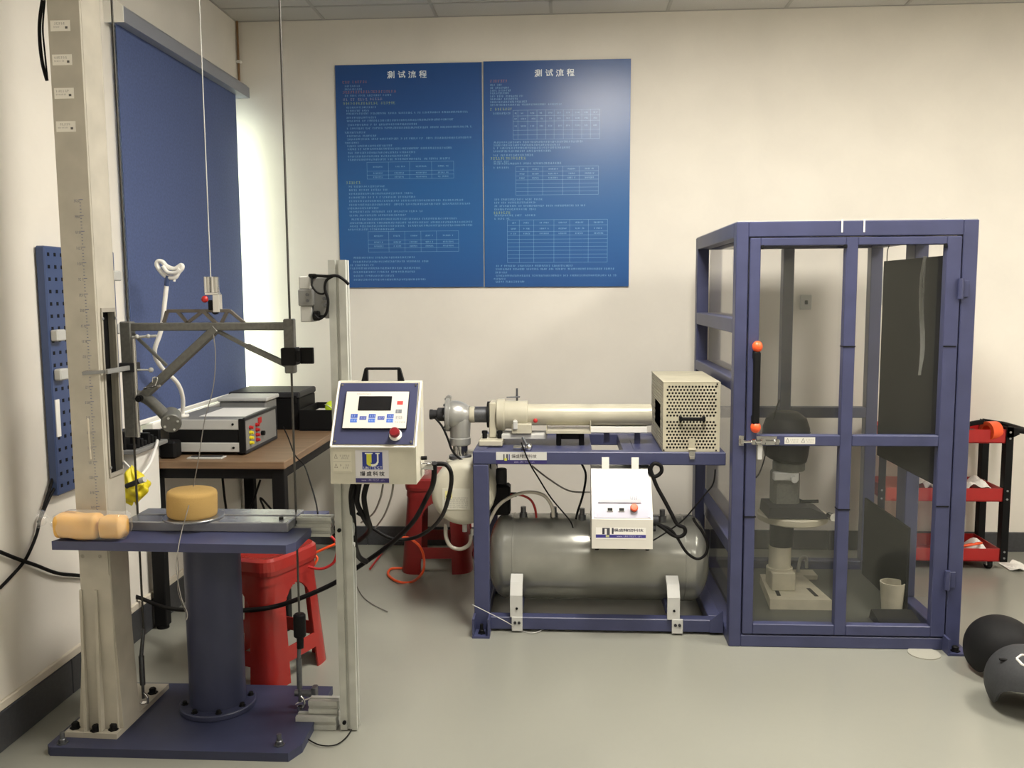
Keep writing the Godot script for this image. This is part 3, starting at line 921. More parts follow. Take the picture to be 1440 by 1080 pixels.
func build_carriage() -> void:
	var z := -2.62
	var t := thing("drop_carriage", "grey welded carriage arm that slides on the two guide ropes", "test arm", V(-1.07, 0.93, z))
	var f := mb()
	var w := 0.024
	f.beam(V(-1.322, 1.252, z), V(-1.322, 0.90, z), 0.034, 0.034, 0.003)
	f.beam(V(-1.322, 1.236, z), V(-0.823, 1.236, z), w, w, 0.003)
	obj("frame", f, M.carriage, t)
	obj("guide_tube", mb().beam(V(-0.823, 1.258, z), V(-0.823, 1.095, z), 0.030, 0.030, 0.003), M.carriage, t)
	obj("brace", mb().beam(V(-1.295, 1.015, z), V(-1.045, 1.232, z), 0.026, 0.026, 0.003), M.carriage, t)
	obj("brace", mb().beam(V(-1.05, 1.226, z), V(-0.955, 1.176, z), 0.012, 0.012, 0.002).beam(V(-0.955, 1.177, z), V(-0.83, 1.118, z), 0.017, 0.017, 0.002), M.carriage, t)
	obj("brace", mb().beam(V(-1.305, 1.215, z), V(-1.205, 1.118, z), 0.009, 0.009, 0.001), M.carriage, t)
	# light upper frame
	var u := mb()
	var pts := [V(-1.208, 1.248, z), V(-1.196, 1.283, z), V(-1.003, 1.283, z), V(-0.96, 1.246, z)]
	for i in 3:
		u.beam(pts[i], pts[i + 1], 0.010, 0.010, 0.001)
	u.beam(V(-1.165, 1.283, z), V(-1.135, 1.247, z), 0.009, 0.009)
	u.beam(V(-1.135, 1.247, z), V(-1.085, 1.283, z), 0.009, 0.009)
	u.beam(V(-1.085, 1.283, z), V(-1.04, 1.24, z + 0.004), 0.010, 0.010)
	u.beam(V(-1.01, 1.283, z), V(-1.03, 1.247, z), 0.009, 0.009)
	obj("upper_frame", u, M.carriage_thin, t)
	# clamp and flag on the right
	obj("clamp", mb().bx(V(-0.845, 1.120, z + 0.026), V(-0.800, 1.172, z - 0.026), 0.003).bx(V(-0.80, 1.13, z + 0.024), V(-0.79, 1.165, z - 0.02), 0.002), M.black, t)
	obj("sensor_flag", mb().bx(V(-0.793, 1.123, z + 0.006), V(-0.752, 1.172, z - 0.006), 0.002), M.black, t)
	# lower arm and the round head mount
	var la := mb()
	la.tube([V(-1.31, 1.03, z), V(-1.27, 1.015, z), V(-1.235, 0.99, z + 0.01), V(-1.205, 0.965, z + 0.02)], 0.017, 12)
	obj("arm", la, M.carriage, t)
	var hc := V(-1.195, 0.955, z + 0.01)
	var ax := V(0.45, -0.28, 1).normalized()
	var hd := obj("head_mount", mb().cyl(hc - ax * 0.03, hc + ax * 0.035, 0.03, 24, -1.0, 0.003), M.carriage, t)
	for i in 4:
		var a := TAU * i / 4 + 0.4
		var e1 := ax.cross(Y).normalized()
		var e2 := ax.cross(e1)
		var c := hc + ax * 0.035 + (e1 * cos(a) + e2 * sin(a)) * 0.02
		obj("screw", mb().cyl(c, c + ax * 0.003, 0.004, 8), M.chrome, hd)
	obj("bolt", mb().cyl(V(-1.285, 1.02, z + 0.01), V(-1.285, 1.02, z + 0.03), 0.010, 12).cyl(V(-1.285, 1.02, z + 0.03), V(-1.285, 1.02, z + 0.032), 0.006, 10), M.black, t)
	# pointer into the mast slot, collar and rods
	obj("pointer", mb().bx(V(-1.312, 1.107, z + 0.03), V(-1.305, 1.121, z + 0.16), 0.001).beam(V(-1.315, 1.114, z + 0.155), V(-1.375, 1.110, z + 0.172), 0.003, 0.010), M.grey, t)
	obj("collar", mb().bx(V(-1.345, 1.10, z + 0.02), V(-1.297, 1.128, z - 0.02), 0.002), M.dark_grey, t)
	obj("guide_rod", mb().cyl(V(-1.298, 1.20, z + 0.014), V(-1.298, 0.90, z + 0.014), 0.005, 10), M.chrome, t)
	obj("cross_pin", mb().cyl(V(-1.27, 1.05, z + 0.02), V(-1.215, 1.06, z + 0.03), 0.0035, 8).tube([V(-1.23, 1.06, z + 0.03), V(-1.222, 1.082, z + 0.03), V(-1.235, 1.085, z + 0.03), V(-1.238, 1.07, z + 0.03)], 0.002, 6), M.chrome, t)
	obj("knob", mb().ball(V(-1.255, 1.105, z + 0.0), 0.008, 10).cyl(V(-1.30, 1.105, z), V(-1.255, 1.105, z), 0.003, 6), M.light_grey, t)
	obj("adjust_screw", mb().cyl(V(-1.30, 1.205, z + 0.016), V(-1.225, 1.209, z + 0.016), 0.004, 8).ball(V(-1.285, 1.207, z + 0.018), 0.007, 8).ball(V(-1.25, 1.208, z + 0.018), 0.007, 8), M.light_grey, t)
	# hoist hook that carries it
	var k := thing("release_hook", "chrome release hook with red knob hanging from a thin hoist cable", "hoist hook", V(-1.055, 1.29, z))
	obj("hoist_cable", mb().tube([V(-1.058, 2.70, z), V(-1.058, 1.37, z)], 0.0016, 6, 1), M.light_grey, k)
	for s in [0, 1]:
		var x := -1.069 if s == 0 else -1.046
		var y0 := 1.335 if s == 0 else 1.332
		obj("cylinder", mb().cyl(V(x, y0, z), V(x, 1.385, z + 0.0), 0.0108 if s == 0 else 0.0122, 16, -1.0, 0.002), M.chrome, k)
	obj("body", mb().bx(V(-1.052, 1.278, z + 0.012), V(-1.030, 1.334, z - 0.012), 0.002).bx(V(-1.074, 1.33, z + 0.013), V(-1.034, 1.338, z - 0.013), 0.001), M.chrome, k)
	obj("latch", mb().bx(V(-1.066, 1.285, z + 0.010), V(-1.053, 1.315, z - 0.010), 0.002).tube([V(-1.06, 1.29, z), V(-1.052, 1.277, z), V(-1.04, 1.279, z)], 0.005, 8), M.black, k)
	obj("knob", mb().ball(V(-1.073, 1.318, z + 0.014), 0.0105, 14), M.red, k, "red ball knob")
	# thin signal wire from the carriage down past the puck
	var sw := [Vector3(-1.043, 1.214, -2.585), Vector3(-1.039, 1.151, -2.585), Vector3(-1.050, 1.055, -2.585), Vector3(-1.080, 0.958, -2.585), Vector3(-1.102, 0.850, -2.585), Vector3(-1.127, 0.740, -2.585), Vector3(-1.089, 0.715, -2.460), Vector3(-1.100, 0.659, -2.440), Vector3(-1.079, 0.629, -2.365), Vector3(-1.083, 0.571, -2.355), Vector3(-1.073, 0.489, -2.355), Vector3(-1.058, 0.444, -2.355), Vector3(-1.059, 0.425, -2.350)]
	var wt := thing("signal_wire", "thin grey wire running from the carriage down past the foam puck", "wire", sw[-1])
	obj("wire", mb().tube(sw, 0.0014, 6, 6), M.cable_grey, wt)

func build_control_post() -> void:
	# aluminium post
	var t := thing("aluminium_post", "slotted aluminium profile post to the right of the drop tower", "post", V(-0.67, 0, -2.58))
	var prof := func(w: float, h: float) -> Array:
		# rectangle with a groove in the middle of each face
		var g := 0.005
		var d := 0.007
		var p := []
		for c in [[-w, -h], [w, -h], [w, h], [-w, h]]:
			p.append(Vector2(c[0], c[1]))
		var out := []
		for i in 4:
			var a: Vector2 = p[i]
			var b: Vector2 = p[(i + 1) % 4]
			var e := (b - a).normalized()
			var inn := Vector2(-e.y, e.x)
			var mid := (a + b) * 0.5
			out.append(a)
			out.append(mid - e * g)
			out.append(mid - e * g + inn * d)
			out.append(mid + e * g + inn * d)
			out.append(mid + e * g)
		return out
	var flat_up := Basis(V(1, 0, 0), V(0, 0, 1), V(0, 1, 0))
	obj("upright", mb().prism(prof.call(0.0255, 0.022), 1.425, Transform3D(flat_up, V(-0.660, 0.004, -2.582))), M.alu, t)
	var side := Basis(V(0, 0, 1), V(0, 1, 0), V(1, 0, 0))
	obj("foot_beam", mb().prism(prof.call(0.02, 0.02), 0.125, Transform3D(side, V(-0.825, 0.022, -2.58))), M.alu, t)
	obj("foot_beam", mb().prism(prof.call(0.02, 0.02), 0.09, Transform3D(side, V(-0.79, 0.064, -2.60))), M.alu, t)
	obj("cross_beam", mb().prism(prof.call(0.022, 0.0135), 0.105, Transform3D(side, V(-0.803, 0.652, -2.584))), M.alu, t)
	obj("cross_beam", mb().prism(prof.call(0.022, 0.014), 0.118, Transform3D(side, V(-0.816, 0.6245, -2.575))), M.alu, t)
	for q in [0.630, 0.03]:
		obj("bolt", mb().cyl(V(-0.672, q, -2.558), V(-0.672, q, -2.552), 0.006, 10), M.black, t)
	obj("bracket", mb().bx(V(-0.644, 0.56, -2.595), V(-0.638, 0.60, -2.565), 0.001).cyl(V(-0.638, 0.58, -2.58), V(-0.632, 0.58, -2.58), 0.007, 10), M.light_grey, t)
	obj("tie_rod", mb().cyl(V(-0.855, 0.072, -2.66), V(-0.79, 0.072, -2.66), 0.011, 14).bx(V(-0.80, 0.05, -2.675), V(-0.785, 0.095, -2.645), 0.002), M.steel_dark, t)
	# sensor block near the top of the post
	var s := thing("speed_sensor", "grey sensor block with black leads near the top of the aluminium post", "sensor", V(-0.73, 1.25, -2.58))
	obj("housing", mb().bx(V(-0.772, 1.297, -2.545), V(-0.728, 1.345, -2.62), 0.003), M.grey, s)
	obj("end_block", mb().bx(V(-0.770, 1.345, -2.55), V(-0.735, 1.383, -2.615), 0.003), M.light_grey, s)
	obj("end_block", mb().bx(V(-0.768, 1.250, -2.55), V(-0.735, 1.297, -2.615), 0.003), M.light_grey, s)
	obj("mount_plate", mb().bx(V(-0.733, 1.262, -2.562), V(-0.682, 1.378, -2.575), 0.002).bx(V(-0.70, 1.26, -2.565), V(-0.675, 1.28, -2.60), 0.002).bx(V(-0.70, 1.35, -2.565), V(-0.69, 1.385, -2.60), 0.002), M.grey, s)
	for q in [[-0.744, 1.33], [-0.744, 1.312], [-0.695, 1.318], [-0.695, 1.30]]:
		obj("screw", mb().cyl(V(q[0], q[1], -2.56), V(q[0], q[1], -2.542), 0.005, 10), M.steel_dark, s)
	obj("plug", mb().box(V(-0.731, 1.383, -2.56), V(0.022, 0.014, 0.02), 0.003).cyl(V(-0.728, 1.268, -2.55), V(-0.712, 1.268, -2.55), 0.014, 12), M.black, s)
	var ld := mb()
	ld.tube([V(-0.73, 1.385, -2.55), V(-0.705, 1.383, -2.545), V(-0.68, 1.382, -2.54), V(-0.655, 1.383, -2.54), V(-0.635, 1.372, -2.54), V(-0.622, 1.358, -2.545)], 0.0045, 8)
	ld.tube([V(-0.73, 1.383, -2.55), V(-0.728, 1.355, -2.54), V(-0.712, 1.335, -2.54), V(-0.695, 1.332, -2.54), V(-0.687, 1.342, -2.54)], 0.003, 8)
	ld.tube([V(-0.665, 1.383, -2.54), V(-0.685, 1.37, -2.538), V(-0.69, 1.345, -2.538), V(-0.682, 1.315, -2.538), V(-0.685, 1.285, -2.538), V(-0.695, 1.268, -2.54), V(-0.712, 1.268, -2.545)], 0.0042, 8)
	ld.tube([V(-0.712, 1.28, -2.54), V(-0.722, 1.272, -2.538), V(-0.708, 1.26, -2.538), V(-0.696, 1.268, -2.54)], 0.004, 8)
	obj("lead", ld, M.cable, s)
	build_control_box()

func build_control_box() -> void:
	var xl := -0.655
	var xr := -0.413
	var t := thing("control_box", "cream desk-top control box with blue sloping panel, clamped to the aluminium post", "control box", V((xl + xr) * 0.5, 0.798, -2.48))
	# side profile (z, y)
	var zb := -2.556
	var pr := [Vector2(zb, 0.802), Vector2(-2.415, 0.802), Vector2(-2.415, 0.907), Vector2(-2.53, 1.079), Vector2(zb, 1.079)]
	var side := Transform3D(Basis(V(0, 0, 1), V(0, 1, 0), V(1, 0, 0)), V(xl, 0, 0))
	var body := obj("body", mb().prism(pr, xr - xl, side), M.cream, t)
	# slope frame
	var a := V((xl + xr) * 0.5, 0.907, -2.415)
	var up := (V(0, 1.079, -2.53) - V(0, 0.907, -2.415)).normalized()
	var nn := X.cross(up).normalized()
	var ln := (V(0, 1.079, -2.53) - V(0, 0.907, -2.415)).length()
	var at := func(u: float, v: float, lift: float) -> Vector3:
		return a + X * u + up * (v * ln) + nn * lift
	obj("edge_trim", mb().beam(at.call(-0.119, 0.0, 0.001), at.call(-0.119, 1.0, 0.001), 0.006, 0.006, 0.002, nn).beam(at.call(0.119, 0.0, 0.001), at.call(0.119, 1.0, 0.001), 0.006, 0.006, 0.002, nn).beam(at.call(-0.119, 0.0, 0.001), at.call(0.119, 0.0, 0.001), 0.006, 0.006, 0.002, nn), M.white_paint, body)
	var fp := obj("front_panel", mb().slab(at.call(0, 0.5, 0.0005), X, up, 0.226, ln * 0.93, 0.003), M.blue, t)
	for q in [[-0.107, 0.07], [0.107, 0.07], [-0.107, 0.93], [0.107, 0.93]]:
		var c: Vector3 = at.call(q[0], q[1], 0.0035)
		obj("screw", mb().cyl(c, c + nn * 0.002, 0.0035, 10), M.chrome, fp)
	# keypad with display
	var kw := 0.182
	var kh := ln * 0.565
	var im := Image.create(364, 236, false, Image.FORMAT_RGB8)
	im.fill(Color8(218, 216, 208))
	small_print(im, 62, 150, 16, 8.0, Color8(130, 128, 124))
	im.fill_rect(Rect2i(80, 32, 188, 92), Color8(24, 25, 30))
	im.fill_rect(Rect2i(300, 62, 34, 24), Color8(198, 74, 72))
	im.fill_rect(Rect2i(296, 116, 36, 26), Color8(120, 124, 130))
	glyph(im, "I", Vector2(304, 120), 18, 2, Color8(220, 220, 220))
	im.fill_rect(Rect2i(296, 156, 40, 26), Color8(196, 196, 192))
	small_print(im, 300, 334, 168, 15.0, Color8(100, 100, 104))
	small_print(im, 286, 346, 198, 12.0, Color8(120, 120, 118))
	for k in 5:
		var x0 := 40 + k * 52
		if k % 2 == 0:
			for r in 2:
				im.fill_rect(Rect2i(x0, 146 + r * 29, 40, 26), Color8(64, 108, 200) if r == 1 else Color8(60, 90, 176))
				small_print(im, x0 + 6, x0 + 34, 158 + r * 29, 12.0, Color8(206, 216, 236))
		else:
			im.fill_rect(Rect2i(x0, 160, 40, 24), Color8(70, 84, 160))
			small_print(im, x0 + 5, x0 + 36, 171, 11.0, Color8(200, 208, 232))
	var kc: Vector3 = at.call(0.0, 0.535, 0.0035)
	var kp := obj("keypad", mb().slab(kc, X, up, kw, kh, 0.006), M.black, t)
	obj("keypad_face", mb().slab(kc + nn * 0.006, X, up, kw - 0.002, kh - 0.002, 0.001), print_mat(im, 0.35), kp)
	var dsp: Vector3 = kc + nn * 0.0071 + X * (-0.0050) + up * kh * 0.17
	obj("display", mb().slab(dsp, X, up, 0.094, kh * 0.385, 0.0008), M.black_gloss, kp)
	# emergency stop
	var ec: Vector3 = at.call(0.062, 0.165, 0.0035)
	var es := obj("emergency_stop", mb().cyl(ec, ec + nn * 0.006, 0.018, 24, -1.0, 0.002), M.white_paint, t)
	obj("button", mb().lathe(ec + nn * 0.006, nn, [Vector2(0.008, 0), Vector2(0.009, 0.008), Vector2(0.0145, 0.010), Vector2(0.0145, 0.018), Vector2(0.012, 0.022), Vector2(0, 0.0225)], 20), M.estop, es)
	# carrying handle
	var hd := mb()
	var hy := 1.079
	for s in [-1.0, 1.0]:
		hd.prism([Vector2(s * 0.062, 0), Vector2(s * 0.044, 0), Vector2(s * 0.044, 0.034), Vector2(s * 0.052, 0.037)], 0.016, Transform3D(Basis.IDENTITY, V((xl + xr) * 0.5 + 0.006, hy, -2.552)))
	hd.box(V((xl + xr) * 0.5 + 0.006, hy + 0.036, -2.544), V(0.104, 0.007, 0.014), 0.003)
	obj("handle", hd, M.black, t)
	# labels on the front
	var li := Image.create(172, 172, false, Image.FORMAT_RGB8)
	li.fill(Color8(206, 204, 206))
	li.fill_rect(Rect2i(36, 10, 104, 92), Color8(36, 52, 132))
	li.fill_rect(Rect2i(58, 18, 26, 48), Color8(206, 206, 62))
	for s in 40:
		# bowl of the letter
		var an := PI * s / 39.0
		line(li, Vector2(90 - cos(an) * 25, 62 + sin(an) * 18), Vector2(90 - cos(an) * 25, 62 + sin(an) * 18 + 1), lerpf(14.0, 7.0, s / 39.0), Color8(206, 206, 62) if s < 18 else Color8(224, 226, 214))
	li.fill_rect(Rect2i(112, 18, 8, 48), Color8(224, 226, 214))
	li.fill_rect(Rect2i(50, 14, 40, 6), Color8(224, 226, 214))
	li.fill_rect(Rect2i(104, 14, 22, 6), Color8(224, 226, 214))
	glyphs(li, ["U", "N", "I", "T", "E", "S", "T"], Vector2(42, 86), 16, 14, 2, Color8(232, 232, 232))
	glyphs(li, ["yang", "sheng", "ke", "ji"], Vector2(24, 111), 26, 33, 3, Color8(46, 44, 50))
	li.fill_rect(Rect2i(0, 148, 172, 24), Color8(52, 44, 104))
	glyphs(li, ["w", "w", "w", ".", "U", "N", "I", "T", "E", "S", "T", ".", "c", "n"], Vector2(30, 153), 11, 8.4, 1, Color8(206, 206, 226))
	obj("logo_label", mb().slab(V(-0.537, 0.852, -2.415), X, Y, 0.094, 0.092, 0.0006), print_mat(li, 0.4), t)
	var wi := Image.create(100, 116, false, Image.FORMAT_RGB8)
	wi.fill(Color8(202, 198, 180))
	for r in 2:
		wi.fill_rect(Rect2i(2, 54 + r * 56, 94, 2), Color8(150, 148, 136))
		line(wi, Vector2(16, 14 + r * 54), Vector2(8, 36 + r * 54), 2, Color8(120, 116, 104))
		line(wi, Vector2(16, 14 + r * 54), Vector2(24, 36 + r * 54), 2, Color8(120, 116, 104))
		line(wi, Vector2(8, 36 + r * 54), Vector2(24, 36 + r * 54), 2, Color8(120, 116, 104))
		small_print(wi, 36, 84, 22 + r * 54, 11.0, Color8(104, 100, 92))
		small_print(wi, 44, 76, 36 + r * 54, 10.0, Color8(120, 116, 108))
	obj("warning_label", mb().slab(V(-0.621, 0.864, -2.415), X, Y, 0.052, 0.058, 0.0006), print_mat(wi, 0.5), t)
	# side connector with lead end
	obj("side_label", mb().slab(V(xr, 0.97, -2.52), -Z, Y, 0.03, 0.07, 0.0006), M.light_grey, t)
	obj("socket", mb().cyl(V(xr, 0.838, -2.50), V(xr + 0.03, 0.838, -2.50), 0.011, 14).cyl(V(xr + 0.03, 0.838, -2.50), V(xr + 0.036, 0.838, -2.50), 0.013, 14), M.chrome, t)
	obj("clip", mb().cyl(V(xr + 0.002, 0.862, -2.49), V(xr + 0.018, 0.863, -2.49), 0.006, 10), M.black, t)

func build_desk() -> void:
	var t := thing("work_desk", "brown wood-topped work desk with black metal legs under the window", "desk", V(-1.365, 0, -3.86))
	obj("desk_top", mb().bx(V(-1.645, 0.655, -3.33), V(-1.083, 0.685, -4.42), 0.003), M.wood, t)
	var fr := mb()
	for z in [-3.345, -4.38]:
		fr.bx(V(-1.635, 0.615, z), V(-1.095, 0.655, z - 0.035))
	for x in [-1.635, -1.13]:
		fr.bx(V(x, 0.615, -3.38), V(x + 0.035, 0.655, -4.38))
	obj("frame", fr, M.black, t)
	for x in [-1.637, -1.14]:
		for z in [-3.342, -4.37]:
			var g := obj("leg", mb().bx(V(x, 0.012, z), V(x + 0.05, 0.655, z - 0.045), 0.003), M.black, t)
			obj("foot_pad", mb().cyl(V(x + 0.025, 0, z - 0.022), V(x + 0.025, 0.014, z - 0.022), 0.024, 14), M.black, g)
	obj("stretcher", mb().bx(V(-1.63, 0.10, -4.385), V(-1.11, 0.13, -4.40)), M.black, t)
	# power supply
	var s := thing("power_supply", "grey bench power supply with red and yellow terminals on the desk", "instrument", V(-1.44, 0.685, -3.65))
	var x0 := -1.595
	var x1 := -1.285
	var z0 := -3.46
	var z1 := -3.85
	var case := obj("case", mb().bx(V(x0, 0.697, z0 - 0.002), V(x1 - 0.006, 0.832, z1), 0.003), M.grey, s)
	obj("side_panel", mb().bx(V(x0, 0.737, z0 + 0.001), V(x1 - 0.02, 0.79, z0 - 0.004)), M.black, case)
	obj("side_band", mb().bx(V(x0, 0.79, z0 + 0.004), V(x1 - 0.02, 0.83, z0 - 0.004), 0.002).bx(V(x0, 0.699, z0 + 0.004), V(x1 - 0.02, 0.737, z0 - 0.004), 0.002), M.light_grey, case)
	obj("corner_post", mb().bx(V(x1 - 0.022, 0.694, z0 + 0.006), V(x1 + 0.004, 0.834, z0 - 0.006), 0.002), M.black, case)
	obj("bezel", mb().bx(V(x1 - 0.008, 0.69, z0 - 0.006), V(x1 + 0.003, 0.703, z1), 0.001).bx(V(x1 - 0.008, 0.824, z0 - 0.006), V(x1 + 0.003, 0.836, z1), 0.001).bx(V(x1 - 0.008, 0.69, z1), V(x1 + 0.003, 0.836, z1 - 0.006)), M.dark_grey, case)
	obj("face_panel", mb().bx(V(x1 - 0.006, 0.70, z0 - 0.006), V(x1, 0.826, z1)), M.grey, case)
	for q in [[0.812, -1.33], [0.717, -1.33]]:
		obj("screw", mb().cyl(V(q[1], q[0], z0 + 0.004), V(q[1], q[0], z0 + 0.007), 0.005, 10), M.black, case)
	for i in 4:
		for j in 2:
			var c := V(x1, 0.727 + i * 0.021, -3.52 - j * 0.075)
			var hot: bool = (j == 1)
			obj("terminal", mb().cyl(c, c + V(0.008, 0, 0), 0.008, 10).cyl(c + V(0.008, 0, 0), c + V(0.016, 0, 0), 0.006, 10), (M.red if hot else M.yellow) if i != 3 else M.red, s)
	obj("indicator", mb().bx(V(x1, 0.79, -3.62), V(x1 + 0.003, 0.815, -3.66)), M.red, s)
	obj("knob", mb().cyl(V(x1, 0.745, -3.66), V(x1 + 0.014, 0.745, -3.66), 0.01, 14), M.black, s)
	for x in [x0 + 0.03, x1 - 0.03]:
		for z in [z0 - 0.03, z1 + 0.03]:
			obj("foot", mb().cyl(V(x, 0.685, z), V(x, 0.698, z), 0.011, 12), M.black, s)
	var pp := thing("paper_sheet", "white sheet of paper lying on the grey power supply", "paper", V(-1.40, 0.833, -3.66))
	var pf := func(u: float, w: float) -> Vector3:
		return V(lerpf(-1.50, -1.305, u), 0.8335 + 0.006 * maxf(0, u - 0.8) * sin(w * 3.0), lerpf(-3.53, -3.80, w))
	obj("sheet", mb().surf(pf, 8, 8), M.paper, pp)
	var ad := thing("power_adapter", "black plug-in power adapter at the front corner of the desk", "adapter", V(-1.57, 0.685, -3.40))
	obj("body", mb().bx(V(-1.603, 0.6855, -3.375), V(-1.535, 0.755, -3.44), 0.008), M.black, ad)
	obj("strain_relief", mb().cyl(V(-1.57, 0.72, -3.44), V(-1.57, 0.715, -3.456), 0.007, 10), M.black, ad)
	var nt := thing("note_pad", "small grey clip and papers lying before the power supply", "papers", V(-1.43, 0.685, -3.39))
	obj("pad", mb().bx(V(-1.49, 0.685, -3.375), V(-1.35, 0.690, -3.43), 0.001), M.light_grey, nt)
	obj("strap", mb().beam(V(-1.48, 0.692, -3.40), V(-1.36, 0.692, -3.41), 0.02, 0.003), M.dark_grey, nt)
	var rt := thing("network_box", "flat light grey device behind the power supply", "device", V(-1.42, 0.685, -3.98))
	obj("body", mb().bx(V(-1.56, 0.685, -3.90), V(-1.345, 0.85, -4.05), 0.006), M.grey, rt)
	obj("lid", mb().bx(V(-1.565, 0.85, -3.89), V(-1.335, 0.868, -4.06), 0.004), M.light_grey, rt)
	# crates
	var c1 := thing("black_case", "large closed black case at the far end of the desk", "case", V(-1.43, 0.685, -4.26))
	obj("body", mb().bx(V(-1.60, 0.685, -4.13), V(-1.262, 0.835, -4.40), 0.005), M.black, c1)
	obj("lid", mb().bx(V(-1.604, 0.836, -4.125), V(-1.258, 0.866, -4.405), 0.006), M.dark_grey, c1)
	obj("latch", mb().bx(V(-1.285, 0.815, -4.126), V(-1.272, 0.85, -4.12), 0.002), M.black, c1)
	var c2 := thing("open_crate", "open black crate beside the closed black case on the desk", "crate", V(-1.16, 0.685, -4.25))
	var cr := mb()
	cr.bx(V(-1.255, 0.685, -4.095), V(-1.07, 0.692, -4.40))
	cr.bx(V(-1.255, 0.692, -4.095), V(-1.07, 0.785, -4.101), 0.002)
	cr.bx(V(-1.255, 0.692, -4.394), V(-1.07, 0.785, -4.40), 0.002)
	cr.bx(V(-1.255, 0.692, -4.101), V(-1.249, 0.785, -4.394), 0.002)
	cr.bx(V(-1.076, 0.692, -4.101), V(-1.07, 0.785, -4.394), 0.002)
	obj("body", cr, M.black, c2)
	var bl := thing("tennis_ball", "lime yellow ball in the open black crate", "ball", V(-1.125, 0.75, -4.2))
	obj("ball", mb().ball(V(-1.125, 0.784, -4.20), 0.032, 20), M.lime, bl)
	obj("seam", mb().tube([V(-1.155, 0.80, -4.19), V(-1.13, 0.795, -4.167), V(-1.105, 0.775, -4.173), V(-1.095, 0.79, -4.19)], 0.0015, 6), M.white, bl)
	var fm := thing("foam_insert", "pale foam insert filling the open black crate", "foam", V(-1.16, 0.692, -4.25))
	obj("block", mb().bx(V(-1.245, 0.692, -4.11), V(-1.08, 0.752, -4.385), 0.006), M.lime, fm)
	obj("cover_sheet", mb().bx(V(-1.235, 0.753, -4.12), V(-1.165, 0.757, -4.37), 0.001), M.white, fm)
	# flexible phone holder standing on the power supply
	var ph := thing("phone_holder", "white flexible gooseneck phone holder in front of the blind", "phone holder", V(-1.5, 0.832, -3.52))
	var gp := [Vector3(-1.565, 0.842, -3.520), Vector3(-1.541, 0.915, -3.480), Vector3(-1.535, 0.984, -3.420), Vector3(-1.553, 1.045, -3.340), Vector3(-1.551, 1.094, -3.280), Vector3(-1.537, 1.133, -3.250), Vector3(-1.516, 1.184, -3.250), Vector3(-1.502, 1.237, -3.250), Vector3(-1.494, 1.290, -3.250), Vector3(-1.482, 1.364, -3.250)]
	gp[0] = V(gp[0].x, 0.833, -3.52)
	obj("gooseneck", mb().tube(gp, 0.0085, 12, 6), M.white_paint, ph)
	obj("base", mb().cyl(V(gp[0].x, 0.8325, -3.52), V(gp[0].x, 0.845, -3.52), 0.028, 20, -1.0, 0.003), M.white_paint, ph)
	var hx := [Vector3(-1.482, 1.364, -3.250), Vector3(-1.475, 1.401, -3.250)]
	obj("blue_sleeve", mb().tube([hx[0], hx[1]], 0.0095, 12, 1), M.peg, ph)
	var cl := [Vector3(-1.476, 1.395, -3.250), Vector3(-1.496, 1.411, -3.250), Vector3(-1.514, 1.438, -3.250), Vector3(-1.511, 1.454, -3.250), Vector3(-1.494, 1.453, -3.250), Vector3(-1.476, 1.435, -3.250), Vector3(-1.447, 1.427, -3.250), Vector3(-1.422, 1.440, -3.250), Vector3(-1.420, 1.429, -3.250), Vector3(-1.434, 1.414, -3.250), Vector3(-1.448, 1.395, -3.250), Vector3(-1.476, 1.395, -3.250)]
	obj("clamp", mb().tube(cl, 0.0085, 10, 5).tube([Vector3(-1.488, 1.437, -3.240), Vector3(-1.470, 1.414, -3.240), Vector3(-1.440, 1.413, -3.240), Vector3(-1.426, 1.426, -3.240)], 0.007, 8).tube([Vector3(-1.448, 1.406, -3.250), Vector3(-1.452, 1.380, -3.250)], 0.005, 8), M.white_paint, ph)
	# wall box with terminal strip left of the desk
	var wb := thing("terminal_box", "white wall box with a black terminal strip on top, left of the desk", "junction box", V(-1.6, 0.5, -3.2))
	obj("box", mb().bx(V(-1.659, 0.50, -3.14), V(-1.575, 0.752, -3.32), 0.004), M.white, wb)
	obj("tray", mb().bx(V(-1.659, 0.753, -3.10), V(-1.555, 0.768, -3.36), 0.002), M.grey, wb)
	var ts := mb()
	for i in 8:
		var zz := -3.12 - i * 0.028
		ts.bx(V(-1.64 + 0.004 * (i % 2), 0.768, zz), V(-1.57, 0.788 + 0.012 * ((i * 5) % 3), zz - 0.018), 0.003)
	ts.bx(V(-1.65, 0.768, -3.11), V(-1.60, 0.835, -3.20), 0.004)
	obj("terminal_strip", ts, M.black, wb)
	obj("lead", mb().tube([V(-1.56, 0.775, -3.28), V(-1.53, 0.76, -3.2), V(-1.50, 0.72, -3.08), V(-1.50, 0.69, -3.0)], 0.006, 8), M.white_paint, wb)
	var yb := thing("yellow_bag", "crumpled yellow plastic bag hanging beside the drop tower mast", "bag", V(-1.50, 0.62, -2.98))
	var yf := func(u: float, w: float) -> Vector3:
		var a := TAU * w
		var k := sin(PI * clampf(u * 0.94 + 0.05, 0, 1))
		var r := k * (0.042 + 0.009 * sin(a * 3 + u * 9) + 0.006 * sin(a * 7 - u * 14))
		return V(-1.508 + r * cos(a) * 1.15, lerpf(0.605, 0.735, u) + 0.008 * sin(a * 2 + u * 5), -2.97 + r * sin(a))
	obj("plastic", mb().surf(yf, 22, 30), M.yellow, yb)
	obj("handle_tube", mb().cyl(V(-1.51, 0.675, -2.93), V(-1.455, 0.697, -2.92), 0.009, 12), M.dark_grey, yb)
	obj("tube_tip", mb().cyl(V(-1.455, 0.697, -2.92), V(-1.437, 0.703, -2.915), 0.010, 12), M.light_grey, yb)
	obj("tie", mb().tube([V(-1.508, 0.725, -2.97), V(-1.56, 0.765, -2.985), V(-1.628, 0.79, -3.0)], 0.003, 6), M.white, yb)

